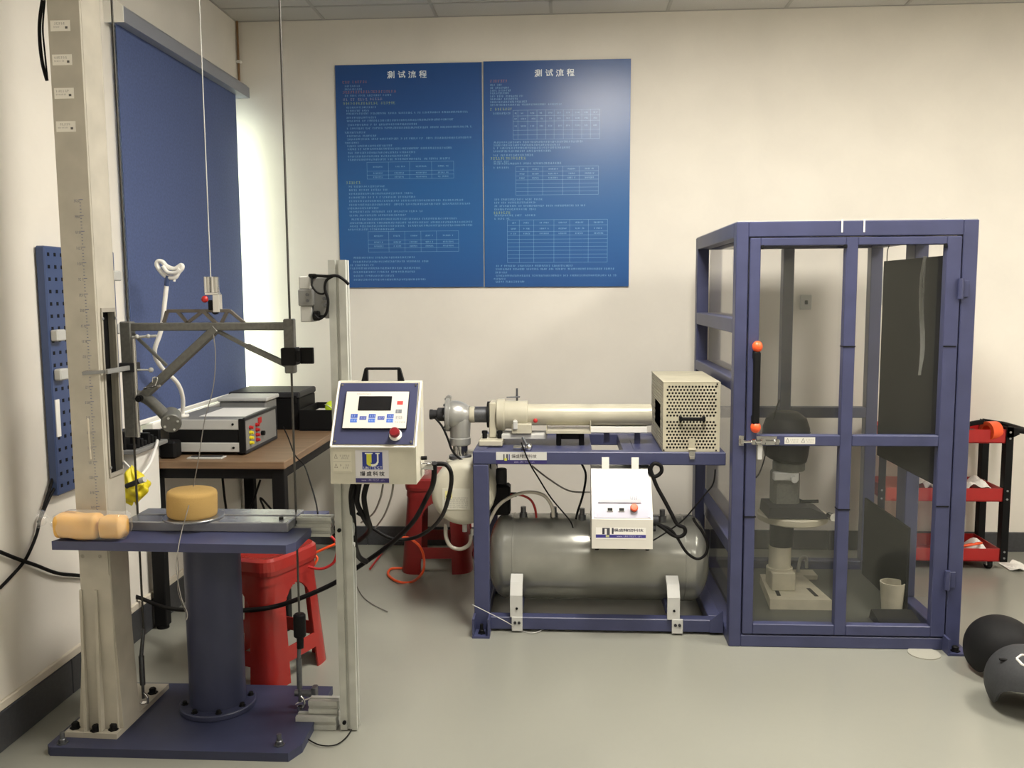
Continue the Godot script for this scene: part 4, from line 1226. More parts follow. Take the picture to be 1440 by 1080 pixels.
# one plastic stool; the shell is cut out of a rounded square sleeve
func make_stool(label: String, at: Vector3, turn: float, h: float, m: Material) -> Node3D:
	var t := thing("plastic_stool", label, "stool", at, "red plastic stools")
	var xf := Transform3D(Basis(Y, turn), at)
	var nt := 256
	var ny := 90
	var pos := func(i: int, j: int, inner: bool) -> Vector3:
		var y := h * 0.93 * j / ny
		var hw := lerpf(0.172, 0.138, float(j) / ny)
		if j > 76:
			hw += 0.004
		var a := TAU * i / nt
		var n := 5.0
		var r := hw / pow(pow(absf(cos(a)), n) + pow(absf(sin(a)), n), 1.0 / n)
		if inner:
			r -= 0.006
		return V(r * cos(a), y, r * sin(a))
	var kind := func(i: int, j: int) -> int:
		# 0 open, 1..4 legs, 5 skirt, 6 cross rail
		if j < 0 or j >= ny:
			return 0
		i = posmod(i, nt)
		var q := fposmod(float(i) * 0.5 + 0.25, 32.0)   # a side every 32 steps, its middle at 0
		var off := minf(q, 32.0 - q)
		var y := float(j) / ny
		var halfw := 8.6
		if y > 0.60:
			halfw = 8.6 * sqrt(maxf(0.0, 1.0 - pow((y - 0.60) / 0.19, 2.0)))
		if y > 0.79:
			return 5
		if off >= halfw:
			return 1 + int((float(i) * 0.5 + 0.25) / 32.0) if y < 0.62 else 5
		if y > 0.17 and y < 0.30:
			return 6
		return 0
	var parts := {}
	for k in range(1, 7):
		parts[k] = mb()
		parts[k].xf = xf
	for i in nt:
		for j in ny:
			var k: int = kind.call(i, j)
			if k == 0:
				continue
			var b: MB = parts[k]
			var o00: Vector3 = pos.call(i, j, false)
			var o10: Vector3 = pos.call(i + 1, j, false)
			var o01: Vector3 = pos.call(i, j + 1, false)
			var o11: Vector3 = pos.call(i + 1, j + 1, false)
			var n0 := V(pow(absf(o00.x), 4) * signf(o00.x), 0, pow(absf(o00.z), 4) * signf(o00.z)).normalized()
			var n1 := V(pow(absf(o10.x), 4) * signf(o10.x), 0, pow(absf(o10.z), 4) * signf(o10.z)).normalized()
			b.tri(o00, o10, o11, n0, n1, n1)
			b.tri(o00, o11, o01, n0, n1, n0)
			var i00: Vector3 = pos.call(i, j, true)
			var i10: Vector3 = pos.call(i + 1, j, true)
			var i01: Vector3 = pos.call(i, j + 1, true)
			var i11: Vector3 = pos.call(i + 1, j + 1, true)
			b.tri(i00, i10, i11, -n0, -n1, -n1)
			b.tri(i00, i11, i01, -n0, -n1, -n0)
			if kind.call(i - 1, j) == 0:
				b.quad(o00, o01, i01, i00, (o00 - o10).normalized())
			if kind.call(i + 1, j) == 0:
				b.quad(o10, o11, i11, i10, (o10 - o00).normalized())
			if kind.call(i, j - 1) == 0:
				b.quad(o00, o10, i10, i00, Vector3.DOWN)
			if kind.call(i, j + 1) == 0:
				b.quad(o01, o11, i11, i01, Vector3.UP)
	for k in range(1, 5):
		obj("leg", parts[k], m, t)
	obj("skirt", parts[5], m, t)
	obj("cross_rail", parts[6], m, t)
	# seat with rolled rim
	var s := mb()
	s.xf = xf
	var prof := [[0.139, 0.86], [0.150, 0.865], [0.153, 0.90], [0.151, 0.975], [0.142, 0.995], [0.11, 0.985], [0.02, 0.98], [0.0, 0.98]]
	for k in prof.size() - 1:
		for i in 96:
			var p := []
			for q in [[k, i], [k, i + 1], [k + 1, i + 1], [k + 1, i]]:
				var a: float = TAU * q[1] / 96.0
				var r: float = prof[q[0]][0] / pow(pow(absf(cos(a)), 5.0) + pow(absf(sin(a)), 5.0), 0.2)
				p.append(V(r * cos(a), prof[q[0]][1] * h, r * sin(a)))
			var nn: Vector3 = (p[2] - p[0]).cross(p[1] - p[3])
			if nn.length() < 1e-9:
				continue
			nn = nn.normalized()
			if nn.dot(p[0] - V(0, h * 0.9, 0)) < 0:
				nn = -nn
			s.quad(p[0], p[1], p[2], p[3], nn)
	obj("seat", s, m, t)
	return t

func build_stools() -> void:
	make_stool("red plastic stool partly behind the blue pedestal", V(-1.072, 0, -3.02), -0.377, 0.445, M.red_plastic)
	make_stool("darker red plastic stool at the back wall beneath the round cream tank", V(-0.62, 0, -4.245), 0.06, 0.46, M.red_old)
	var b := thing("clear_bag", "clear plastic bag lying on the darker red stool", "bag", V(-0.6, 0.46, -4.22))
	var f := func(u: float, w: float) -> Vector3:
		var a := TAU * w
		var r := sin(PI * u) * (0.05 + 0.008 * sin(a * 3 + u * 9))
		return V(lerpf(-0.73, -0.62, u), 0.485 + r * 0.5 * sin(a) + 0.0, -4.20 + r * cos(a))
	obj("film", mb().surf(f, 16, 20), M.film, b)

func build_bench() -> void:
	var t := thing("bench_frame", "low blue steel frame bench that carries the air cannon", "bench", V(0.12, 0, -3.62))
	var x0 := -0.357
	var x1 := 0.612
	var z0 := -3.38
	var z1 := -3.87
	var w := 0.05
	for q in [[x0, z0], [x0, z1 + w], [x1 - w, z1 + w]]:
		obj("post", mb().bx(V(q[0], 0.0, q[1]), V(q[0] + (0.06 if q[0] < 0 else 0.04), 0.668, q[1] - w), 0.003), M.blue, t)
	for y in [0.010, 0.670]:
		obj("rail", mb().bx(V(x0 + (0.06 if y < 0.5 else 0.0), y, z0), V(x1, y + w, z0 - w), 0.003), M.blue, t)
		obj("rail", mb().bx(V(x0 + (0.06 if y < 0.5 else 0.0), y, z1 + w), V(x1, y + w, z1), 0.003), M.blue, t)
		obj("rail", mb().bx(V(x0, y, z0 - w), V(x0 + w, y + w, z1 + w), 0.003), M.blue, t)
		obj("rail", mb().bx(V(x1 - w, y, z0 - w), V(x1, y + w, z1 + w), 0.003), M.blue, t)
	# top plates with an opening between them
	obj("top_plate", mb().bx(V(x0 + w, 0.708, z0 - w), V(0.06, 0.716, z1 + w)), M.blue, t)
	obj("top_plate", mb().bx(V(0.27, 0.708, z0 - w), V(x1 - w, 0.716, z1 + w)), M.blue, t)
	for x in [0.06, 0.225]:
		obj("cross_rail", mb().bx(V(x, 0.672, z0 - w), V(x + 0.045, 0.718, z1 + w), 0.002), M.blue, t)
	# foot angle with its bolt
	var f := mb()
	f.bx(V(x0 - 0.002, 0, z0 + 0.075), V(x0 + 0.066, 0.008, z0))
	f.bx(V(x0 - 0.002, 0.008, z0 + 0.07), V(x0 + 0.006, 0.074, z0))
	f.bx(V(x0 + 0.058, 0.008, z0 + 0.07), V(x0 + 0.066, 0.074, z0))
	var ft := obj("foot_bracket", f, M.blue, t)
	obj("bolt", mb().hexbolt(V(x0 + 0.032, 0.008, z0 + 0.04), Y, 0.011, 0.016).cyl(V(x0 + 0.032, 0.02, z0 + 0.04), V(x0 + 0.032, 0.045, z0 + 0.04), 0.007, 10), M.black, ft)
	obj("gusset", mb().prism([Vector2(x1, 0.012), Vector2(x1, 0.10), Vector2(x1 - 0.05, 0.06), Vector2(x1 - 0.05, 0.012)], 0.006, Transform3D(Basis.IDENTITY, V(0, 0, z0))), M.blue, t)
	# maker's label on the top rail
	var im := Image.create(280, 64, false, Image.FORMAT_RGB8)
	im.fill(Color8(196, 196, 192))
	im.fill_rect(Rect2i(0, 44, 280, 20), Color8(48, 42, 96))
	im.fill_rect(Rect2i(40, 12, 7, 32), Color8(60, 60, 66))
	im.fill_rect(Rect2i(56, 12, 10, 36), Color8(60, 60, 66))
	im.fill_rect(Rect2i(46, 34, 14, 14), Color8(196, 196, 70))
	im.fill_rect(Rect2i(70, 12, 6, 32), Color8(44, 48, 130))
	glyphs(im, ["yang", "sheng", "jing", "mi", "ke", "ji"], Vector2(86, 12), 22, 23, 2, Color8(70, 66, 66))
	glyphs(im, ["w", "w", "w", ".", "U", "N", "I", "T", "E", "S", "T", ".", "c", "n"], Vector2(100, 49), 10, 8, 1, Color8(190, 186, 204))
	obj("maker_label", mb().slab(V(-0.168, 0.696, z0), X, Y, 0.196, 0.046, 0.0008), print_mat(im, 0.4), t)
	build_small_box()
	build_pressure_tank()
	build_cage()
	# filter regulator on the left of the frame
	var r := thing("filter_regulator", "black filter regulator hanging inside the left end of the bench", "regulator", V(-0.27, 0.42, -3.60))
	obj("bowl", mb().bx(V(-0.305, 0.42, -3.565), V(-0.225, 0.545, -3.635), 0.008), M.black, r)
	obj("knob", mb().cyl(V(-0.262, 0.545, -3.6), V(-0.262, 0.61, -3.6), 0.023, 20, -1.0, 0.004), M.dark_grey, r)
	obj("mount_bracket", mb().bx(V(-0.31, 0.50, -3.59), V(-0.304, 0.69, -3.61)), M.black, r)
	obj("port", mb().cyl(V(-0.225, 0.50, -3.6), V(-0.20, 0.50, -3.6), 0.010, 12), M.dark_grey, r)

func build_small_box() -> void:
	var xl := 0.100
	var xr := 0.327
	var t := thing("trigger_box", "small white control box with touch screen hanging under the bench rail", "control box", V(0.21, 0.36, -3.33))
	var zf := -3.262
	var zt := -3.378
	var pr := [Vector2(zt - 0.09, 0.375), Vector2(zf, 0.375), Vector2(zf, 0.487), Vector2(zt, 0.655), Vector2(zt - 0.09, 0.655)]
	obj("body", mb().prism(pr, xr - xl, Transform3D(Basis(V(0, 0, 1), V(0, 1, 0), V(1, 0, 0)), V(xl, 0, 0))), M.box_white, t)
	var up := (V(0, 0.655, zt) - V(0, 0.487, zf)).normalized()
	var ln := (V(0, 0.655, zt) - V(0, 0.487, zf)).length()
	var nn := X.cross(up).normalized()
	var a := V((xl + xr) * 0.5, 0.487, zf)
	var at := func(u: float, v: float, lift: float) -> Vector3:
		return a + X * u + up * (v * ln) + nn * lift
	var gloss := mat(c8(184, 182, 196), 0.12)
	gloss.metallic_specular = 0.5
	gloss.clearcoat_enabled = true
	gloss.clearcoat = 0.2
	gloss.clearcoat_roughness = 0.04
	var fp := obj("front_panel", mb().slab(at.call(0, 0.5, 0.0002), X, up, 0.212, ln * 0.95, 0.002), gloss, t)
	var si := Image.create(240, 170, false, Image.FORMAT_RGB8)
	si.fill(Color8(160, 160, 168))
	small_print(si, 186, 202, 46, 14.0, Color8(30, 30, 36))
	small_print(si, 188, 204, 86, 14.0, Color8(30, 30, 36))
	for i in 4:
		small_print(si, 180, 214, 116 + i * 11, 10.0, Color8(40, 40, 46))
	var sm := print_mat(si, 0.1)
	sm.metallic_specular = 0.5
	var scr := obj("touch_screen", mb().slab(at.call(-0.008, 0.60, 0.0023), X, up, 0.160, ln * 0.57, 0.005), gloss, t)
	obj("screen_face", mb().slab(at.call(-0.008, 0.60, 0.0074), X, up, 0.158, ln * 0.56, 0.0004), sm, scr)
	for q in [[-0.100, 0.06], [0.100, 0.06], [-0.100, 0.94], [0.100, 0.94]]:
		var c: Vector3 = at.call(q[0], q[1], 0.0022)
		obj("screw", mb().cyl(c, c + nn * 0.002, 0.004, 10), M.steel, fp)
	for u in [-0.045, -0.002]:
		var c: Vector3 = at.call(u, 0.20, 0.0022)
		var sw := obj("rocker_switch", mb().slab(c, X, up, 0.022, 0.022, 0.005), M.white_paint, t)
		obj("rocker", mb().slab(c + nn * 0.005 - up * 0.004, X, up, 0.019, 0.011, 0.002), M.black, sw)
	var ec: Vector3 = at.call(0.044, 0.20, 0.0022)
	var eb := obj("stop_button", mb().cyl(ec, ec + nn * 0.009, 0.013, 20), M.black, t)
	obj("button_cap", mb().lathe(ec + nn * 0.009, nn, [Vector2(0.010, 0), Vector2(0.0145, 0.002), Vector2(0.0145, 0.010), Vector2(0.012, 0.014), Vector2(0, 0.0145)], 20), M.orange, eb)
	var li := Image.create(200, 72, false, Image.FORMAT_RGB8)
	li.fill(Color8(232, 230, 224))
	li.fill_rect(Rect2i(26, 2, 9, 40), Color8(44, 44, 60))
	li.fill_rect(Rect2i(26, 2, 26, 6), Color8(60, 60, 66))
	li.fill_rect(Rect2i(44, 2, 12, 42), Color8(70, 70, 76))
	li.fill_rect(Rect2i(64, 2, 7, 38), Color8(44, 44, 60))
	glyphs(li, ["yang", "sheng", "jing", "mi", "ke", "ji"], Vector2(70, 6), 20, 20, 2, Color8(70, 68, 78))
	li.fill_rect(Rect2i(0, 44, 200, 20), Color8(54, 50, 128))
	li.fill_rect(Rect2i(40, 46, 14, 14), Color8(180, 184, 130))
	glyphs(li, ["w", "w", "w", ".", "U", "N", "I", "T", "E", "S", "T", ".", "c", "n"], Vector2(84, 49), 10, 7, 1, Color8(206, 206, 226))
	obj("maker_label", mb().slab(V(0.208, 0.434, zf), X, Y, 0.186, 0.044, 0.0006), print_mat(li, 0.4), t)
	for x in [0.155, 0.268]:
		obj("hook_tab", mb().bx(V(x - 0.014, 0.65, zt + 0.0015), V(x + 0.014, 0.70, zt - 0.0015), 0.0005), M.white, t)
	for x in [xl + 0.02, xr - 0.018]:
		obj("foot", mb().cyl(V(x, 0.365, zf - 0.02), V(x, 0.376, zf - 0.02), 0.008, 12), M.black, t)
	obj("connector", mb().cyl(V(xr, 0.46, -3.36), V(xr + 0.03, 0.46, -3.36), 0.018, 14).cyl(V(xr, 0.43, -3.36), V(xr + 0.02, 0.43, -3.36), 0.014, 14), M.dark_grey, t)

func build_pressure_tank() -> void:
	var c := V(0.135, 0.236, -3.625)
	var r := 0.176
	var t := thing("pressure_tank", "large horizontal grey air receiver tank under the bench", "tank", V(0.135, 0.06, -3.625))
	var hl := 0.455
	var prof := []
	for i in 9:
		var a := PI * 0.5 * i / 8.0
		prof.append(Vector2(r * sin(a), -hl + 0.075 * (1 - cos(a))))
	for i in 9:
		var a := PI * 0.5 * (8 - i) / 8.0
		prof.append(Vector2(r * sin(a), hl - 0.075 * (1 - cos(a))))
	obj("shell", mb().lathe(c, X, prof, 64, true), M.tank, t)
	for s in [-1.0, 1.0]:
		obj("weld_seam", mb().lathe(c, X, [Vector2(r - 0.002, s * 0.345 - 0.005), Vector2(r + 0.0015, s * 0.345 - 0.002), Vector2(r + 0.0015, s * 0.345 + 0.002), Vector2(r - 0.002, s * 0.345 + 0.005)], 64), M.tank, t)
	# saddle straps down to the lower rail
	for x in [-0.215, 0.397]:
		var b := mb()
		var pts := []
		var inn := []
		for i in 7:
			var a := deg_to_rad(lerpf(-34.0, 14.0, i / 6.0))
			pts.append(Vector2(c.z + cos(a) * (r + 0.006), c.y + sin(a) * (r + 0.006)))
		var poly := [Vector2(-3.372, 0.062), Vector2(-3.372, 0.15)]
		poly.append(Vector2(-3.40, 0.195))
		poly.append(Vector2(-3.445, 0.215))
		poly.append(Vector2(-3.452, 0.20))
		poly.append(Vector2(-3.42, 0.18))
		poly.append(Vector2(-3.386, 0.145))
		poly.append(Vector2(-3.386, 0.062))
		b.prism(poly, 0.048, Transform3D(Basis(V(0, 0, 1), V(0, 1, 0), V(1, 0, 0)), V(x, 0, 0)))
		var sd := obj("saddle_bracket", b, M.light_grey, t)
		var xo: float = x + (0.006 if x < 0 else 0.018)
		obj("rail_plate", mb().bx(V(xo, 0.008, -3.378), V(xo + 0.042, 0.064, -3.368), 0.001), M.light_grey, sd)
		obj("bolt", mb().cyl(V(x + 0.026, 0.098, -3.372), V(x + 0.026, 0.098, -3.369), 0.005, 8), M.black, sd)
		for k in [0.013, 0.029]:
			obj("bolt", mb().cyl(V(xo + k, 0.042, -3.368), V(xo + k, 0.042, -3.364), 0.006, 8), M.dark_grey, sd)
		obj("saddle_block", mb().bx(V(x, 0.060, -3.44), V(x + 0.048, 0.10, -3.80), 0.003), M.blue, t)
	# ports on top
	var pr := [[-0.172, -3.60], [-0.045, -3.60], [0.07, -3.58], [0.395, -3.57]]
	for q in pr:
		obj("port", mb().cyl(V(q[0], 0.40, q[1]), V(q[0], 0.425, q[1]), 0.018, 6).cyl(V(q[0], 0.425, q[1]), V(q[0], 0.45, q[1]), 0.011, 14), M.steel_dark, t)

func build_cage() -> void:
	# perforated guard box over the muzzle
	var xl := 0.374
	var xr := 0.588
	var y0 := 0.7205
	var y1 := 0.987
	var zf := -3.392
	var zb := -3.85
	var t := thing("muzzle_guard", "beige perforated metal guard box on the bench beside the enclosure", "guard box", V((xl + xr) * 0.5, 0.72, -3.62))
	var perforated := func(o: Vector3, rt: Vector3, w: float, h: float, nx: int, ny: int, skip: Callable) -> MB:
		# plate with real holes: cells of nx by ny, rows staggered; o is the lower left corner, up is Y
		var b := mb()
		var nn := rt.cross(Y)
		var th := 0.0015
		var mg := 0.010
		var cw := (w - 2 * mg) / (nx + 0.5)
		var ch := (h - 2 * mg) / ny
		var P := func(u: float, v: float, d: float) -> Vector3:
			return o + rt * u + Y * v + nn * d
		var rect := func(u0: float, v0: float, u1: float, v1: float) -> void:
			for d in [0.0, -th]:
				b.quad(P.call(u0, v0, d), P.call(u1, v0, d), P.call(u1, v1, d), P.call(u0, v1, d), nn if d == 0.0 else -nn)
		rect.call(0, 0, w, mg)
		rect.call(0, h - mg, w, h)
		rect.call(0, mg, mg, h - mg)
		rect.call(w - mg, mg, w, h - mg)
		var hr := minf(cw, ch) * 0.36
		for j in ny:
			var off := mg + (cw * 0.5 if j % 2 == 1 else 0.0)
			var v0 := mg + ch * j
			if j % 2 == 1:
				rect.call(mg, v0, mg + cw * 0.5, v0 + ch)
			else:
				rect.call(w - mg - cw * 0.5, v0, w - mg, v0 + ch)
			for i in nx:
				var u0 := off + cw * i
				var cu := u0 + cw * 0.5
				var cv := v0 + ch * 0.5
				var sk: int = skip.call(cu, cv)
				if sk == 2:
					continue
				if sk == 1:
					rect.call(u0, v0, u0 + cw, v0 + ch)
					continue
				var ring := []
				var sq := []
				for k in 8:
					var a := TAU * (k + 0.5) / 8
					ring.append(Vector2(cu + cos(a) * hr, cv + sin(a) * hr))
					var m := maxf(absf(cos(a)), absf(sin(a)))
					var q := Vector2(cos(a), sin(a)) / m
					q.x = signf(q.x) * (1.0 if absf(q.x) > 0.3 else absf(q.x))
					sq.append(Vector2(cu + q.x * cw * 0.5, cv + q.y * ch * 0.5))
				# corners of the cell sit between the paired ring points
				for k in 8:
					var k2 := (k + 1) % 8
					var r0: Vector2 = ring[k]
					var r1: Vector2 = ring[k2]
					var s0: Vector2 = sq[k]
					var s1: Vector2 = sq[k2]
					for d in [0.0, -th]:
						var nd := nn if d == 0.0 else -nn
						b.flat(P.call(r0.x, r0.y, d), P.call(s0.x, s0.y, d), P.call(s1.x, s1.y, d), nd)
						b.flat(P.call(r0.x, r0.y, d), P.call(s1.x, s1.y, d), P.call(r1.x, r1.y, d), nd)
						var on_x := absf(absf(s0.x - cu) - cw * 0.5) < 1e-6
						if absf(s0.x - s1.x) > 1e-6 and absf(s0.y - s1.y) > 1e-6:
							var co := Vector2(cu + signf(s0.x + s1.x - 2 * cu) * cw * 0.5, cv + signf(s0.y + s1.y - 2 * cv) * ch * 0.5)
							b.flat(P.call(s0.x, s0.y, d), P.call(co.x, co.y, d), P.call(s1.x, s1.y, d), nd)
					var mid := (r0 + r1) * 0.5 - Vector2(cu, cv)
					b.quad(P.call(r0.x, r0.y, 0), P.call(r1.x, r1.y, 0), P.call(r1.x, r1.y, -th), P.call(r0.x, r0.y, -th), -(rt * mid.x + Y * mid.y).normalized())
		return b
	var band := func(u: float, v: float) -> int:
		return 1 if absf(v - 0.127) < 0.006 else 0
	obj("front_panel", perforated.call(V(xl, y0, zf), X, xr - xl, y1 - y0, 15, 20, band), M.cage, t)
	var left_cut := func(u: float, v: float) -> int:
		# u runs from the back to the front; opening where the barrel enters
		return 2 if u > 0.14 and u < 0.36 and v > 0.075 and v < 0.175 else 0
	obj("side_panel", perforated.call(V(xl, y0, zb), V(0, 0, 1), zf - zb, y1 - y0, 32, 20, left_cut), M.cage, t)
	obj("top_panel", mb().bx(V(xl - 0.001, y1, zf + 0.001), V(xr + 0.001, y1 + 0.002, zb)), M.cage, t)
	obj("back_panel", mb().bx(V(xl, y0, zb), V(xr, y1, zb + 0.002)), M.cage, t)
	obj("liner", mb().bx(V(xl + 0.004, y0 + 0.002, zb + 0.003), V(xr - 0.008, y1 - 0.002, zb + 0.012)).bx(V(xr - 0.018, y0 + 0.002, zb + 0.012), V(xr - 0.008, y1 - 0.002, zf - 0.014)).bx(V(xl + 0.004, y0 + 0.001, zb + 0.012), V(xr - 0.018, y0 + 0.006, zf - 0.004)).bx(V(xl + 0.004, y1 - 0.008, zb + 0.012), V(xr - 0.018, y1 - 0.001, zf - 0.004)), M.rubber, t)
	obj("corner_strip", mb().bx(V(xr - 0.006, y0, zf + 0.001), V(xr + 0.001, y1, zf - 0.012)), M.cage, t)
	for q in [[xl + 0.004, y0 + 0.006], [xr - 0.012, y0 + 0.006], [xr - 0.012, y1 - 0.006]]:
		obj("screw", mb().cyl(V(q[0], q[1], zf), V(q[0], q[1], zf + 0.003), 0.003, 8), M.black, t)
	# bridge handle and draw latch
	var hd := mb()
	var hy := 0.850
	for x in [0.439, 0.526]:
		hd.box(V(x, hy, zf + 0.010), V(0.012, 0.020, 0.022), 0.003)
	hd.box(V(0.4825, hy, zf + 0.023), V(0.084, 0.014, 0.008), 0.003)
	obj("handle", hd, M.black, t)
	var la := obj("draw_latch", mb().bx(V(0.472, y0 + 0.004, zf), V(0.496, y0 + 0.052, zf + 0.005), 0.001).cyl(V(0.470, y0 + 0.01, zf + 0.008), V(0.498, y0 + 0.01, zf + 0.008), 0.005, 10), M.cage, t)
	obj("catch", mb().bx(V(0.474, 0.694, zf + 0.013), V(0.494, 0.706, zf + 0.018), 0.001).bx(V(0.472, 0.70, zf + 0.012), V(0.496, 0.725, zf + 0.0145), 0.001), M.chrome, la)

func build_gun() -> void:
	var z := -3.60
	var ya := 0.834
	var t := thing("air_cannon", "beige air cannon with cast grey elbow valve and long barrel on the bench", "air cannon", V(-0.1, 0.72, z))
	var a := func(p: float) -> float:
		return -0.3042 + 0.00289 * (p - 690.0)
	# barrel and breech along x (numbers are stations along the axis)
	obj("barrel", mb().cyl(V(a.call(742), ya, z), V(a.call(916), ya, z), 0.044, 40, -1.0, 0.001), M.beige, t)
	obj("receiver", mb().cyl(V(a.call(710), ya, z), V(a.call(743), ya, z), 0.0575, 40, -1.0, 0.003), M.beige, t)
	obj("flange", mb().cyl(V(a.call(699), ya, z), V(a.call(711), ya, z), 0.066, 40, -1.0, 0.004), M.beige, t)
	obj("breech_plate", mb().bx(V(a.call(689), 0.745, z + 0.05), V(a.call(699), ya + 0.055, z - 0.06), 0.004), M.beige, t)
	obj("packing_ring", mb().cyl(V(a.call(685.5), ya, z), V(a.call(689.2), ya, z), 0.054, 32), M.black, t)
	obj("inlet_tube", mb().cyl(V(a.call(667), ya, z), V(a.call(686), ya, z), 0.033, 32), M.steel_dark, t)
	obj("collar", mb().cyl(V(a.call(660), ya, z), V(a.call(668), ya, z), 0.034, 32, -1.0, 0.002), M.beige, t)
	obj("base_block", mb().bx(V(a.call(676), 0.7205, z + 0.11), V(a.call(709), 0.745, z - 0.06), 0.004), M.beige, t)
	obj("breech_block", mb().bx(V(a.call(721), 0.765, z + 0.072), V(a.call(749), 0.806, z + 0.02), 0.003), M.beige, t)
	obj("slide_rail", mb().bx(V(a.call(705), 0.742, z + 0.06), V(a.call(770), 0.762, z - 0.04), 0.002), M.light_grey, t)
	obj("lever", mb().cyl(V(a.call(727.5), ya + 0.055, z), V(a.call(727.5), ya + 0.108, z), 0.0045, 10).cyl(V(a.call(713), ya + 0.072, z + 0.01), V(a.call(732), ya + 0.074, z + 0.01), 0.003, 8), M.steel_dark, t)
	obj("bolt_handle", mb().cyl(V(a.call(726), 0.812, z + 0.056), V(a.call(726), 0.812, z + 0.075), 0.009, 12).bx(V(a.call(723.5), 0.785, z + 0.07), V(a.call(729.5), 0.818, z + 0.08), 0.002), M.light_grey, t)
	obj("button", mb().ball(V(a.call(754), 0.815, z + 0.045), 0.0095, 12), M.red, t)
	# clamp bolts both sides of the breech plate
	for p in [683.0, 704.0]:
		obj("clamp_bolt", mb().cyl(V(a.call(p), 0.745, z + 0.055), V(a.call(p), 0.776, z + 0.055), 0.010, 10).cyl(V(a.call(p - 4), 0.77, z + 0.055), V(a.call(p + 4), 0.77, z + 0.055), 0.006, 8), M.black, t)
	# cradle under the barrel
	var cr := mb()
	cr.bx(V(a.call(769), 0.770, z + 0.085), V(a.call(831), 0.777, z - 0.06), 0.001)
	cr.bx(V(a.call(769), 0.777, z + 0.085), V(a.call(770), 0.795, z - 0.06))
	cr.bx(V(a.call(830), 0.777, z + 0.085), V(a.call(831), 0.815, z - 0.06))
	cr.bx(V(a.call(769), 0.770, z + 0.088), V(a.call(831), 0.780, z + 0.085))
	obj("cradle", cr, M.beige, t)
	for p in [783.0, 815.0]:
		obj("cradle_foot", mb().bx(V(a.call(p), 0.7165, z + 0.06), V(a.call(p + 7), 0.770, z - 0.05), 0.003), M.black, t)
	obj("cross_bar", mb().bx(V(a.call(790), 0.742, z + 0.058), V(a.call(815), 0.768, z + 0.04), 0.002), M.black, t)
	obj("rear_rail", mb().bx(V(a.call(831), 0.764, z + 0.03), V(a.call(910), 0.790, z - 0.02), 0.002), M.white, t)
	obj("rail_stand", mb().bx(V(a.call(850), 0.718, z + 0.0), V(a.call(858), 0.764, z - 0.02)).bx(V(a.call(893), 0.7165, z + 0.0), V(a.call(901), 0.764, z - 0.02)), M.blue, t)
	# cast elbow valve
	var ec := V(a.call(646), ya, z)
	var el := mb()
	el.lathe(ec - X * 0.040, X, [Vector2(0.056, 0), Vector2(0.058, 0.006), Vector2(0.0585, 0.02), Vector2(0.056, 0.038), Vector2(0.050, 0.056), Vector2(0.042, 0.070), Vector2(0.034, 0.080)], 40, true)
	el.lathe(V(ec.x, 0.735, z), Y, [Vector2(0.041, 0), Vector2(0.042, 0.03), Vector2(0.044, 0.055), Vector2(0.05, 0.09), Vector2(0.03, 0.13)], 36, true)
	var body := obj("elbow_valve", el, M.cast, t)
	obj("outlet_collar", mb().cyl(V(ec.x, 0.708, z), V(ec.x, 0.742, z), 0.0435, 36, -1.0, 0.004), M.cast, body)
	obj("cover_flange", mb().cyl(ec - X * 0.056, ec - X * 0.038, 0.070, 32, -1.0, 0.004), M.cast, body)
	for i in 8:
		var an := TAU * i / 8
		var c := ec - X * 0.056 + V(0, cos(an) * 0.063, sin(an) * 0.063)
		obj("bolt", mb().hexbolt(c + X * 0.001, -X, 0.0055, 0.006), M.steel_dark, body)
	obj("lug", mb().cyl(ec + V(-0.045, 0.068, -0.008), ec + V(-0.045, 0.068, 0.012), 0.012, 14), M.cast, body)
	obj("solenoid", mb().cyl(ec - X * 0.092, ec - X * 0.056, 0.028, 20, -1.0, 0.003).cyl(ec - X * 0.112, ec - X * 0.092, 0.019, 8).cyl(ec - X * 0.124, ec - X * 0.112, 0.021, 8), M.dark_grey, body)
	obj("riser_pipe", mb().cyl(V(ec.x, 0.662, z), V(ec.x, 0.71, z), 0.031, 32), M.chrome, t)
	obj("pipe_flange", mb().cyl(V(ec.x, 0.648, z), V(ec.x, 0.666, z), 0.047, 32, -1.0, 0.003), M.steel_dark, t)
	# round tank under the valve
	var tc := V(-0.408, 0.532, -3.45)
	var k := thing("valve_tank", "round cream air tank end with label beside the blue bench post", "tank", V(tc.x, tc.y - 0.13, -3.62))
	obj("shell", mb().lathe(tc, V(0, 0, -1), [Vector2(0, 0.0), Vector2(0.10, 0.002), Vector2(0.118, 0.008), Vector2(0.126, 0.022), Vector2(0.128, 0.05), Vector2(0.128, 0.31), Vector2(0.12, 0.335), Vector2(0.08, 0.35), Vector2(0, 0.352)], 56, true), M.cream, k)
	obj("saddle", mb().bx(V(ec.x - 0.05, 0.643, z + 0.045), V(ec.x + 0.05, 0.650, z - 0.05), 0.002), M.cream, k)
	var li := Image.create(120, 100, false, Image.FORMAT_RGB8)
	li.fill(Color8(206, 204, 190))
	for i in 6:
		small_print(li, 8, 108, 44 + i * 9, 6.0, Color8(150, 148, 138))
	var ri := Image.create(48, 48, false, Image.FORMAT_RGB8)
	ri.fill(Color8(226, 220, 150))
	line(ri, Vector2(24, 8), Vector2(8, 38), 4, Color8(60, 60, 40))
	line(ri, Vector2(24, 8), Vector2(40, 38), 4, Color8(60, 60, 40))
	line(ri, Vector2(8, 38), Vector2(40, 38), 4, Color8(60, 60, 40))
	obj("data_plate", mb().slab(V(-0.432, 0.515, -3.4515), X, Y, 0.11, 0.085, 0.002), print_mat(li, 0.4), k)
	obj("hazard_sticker", mb().slab(V(-0.462, 0.533, -3.4490), X, Y, 0.028, 0.03, 0.0006), print_mat(ri, 0.4), k)
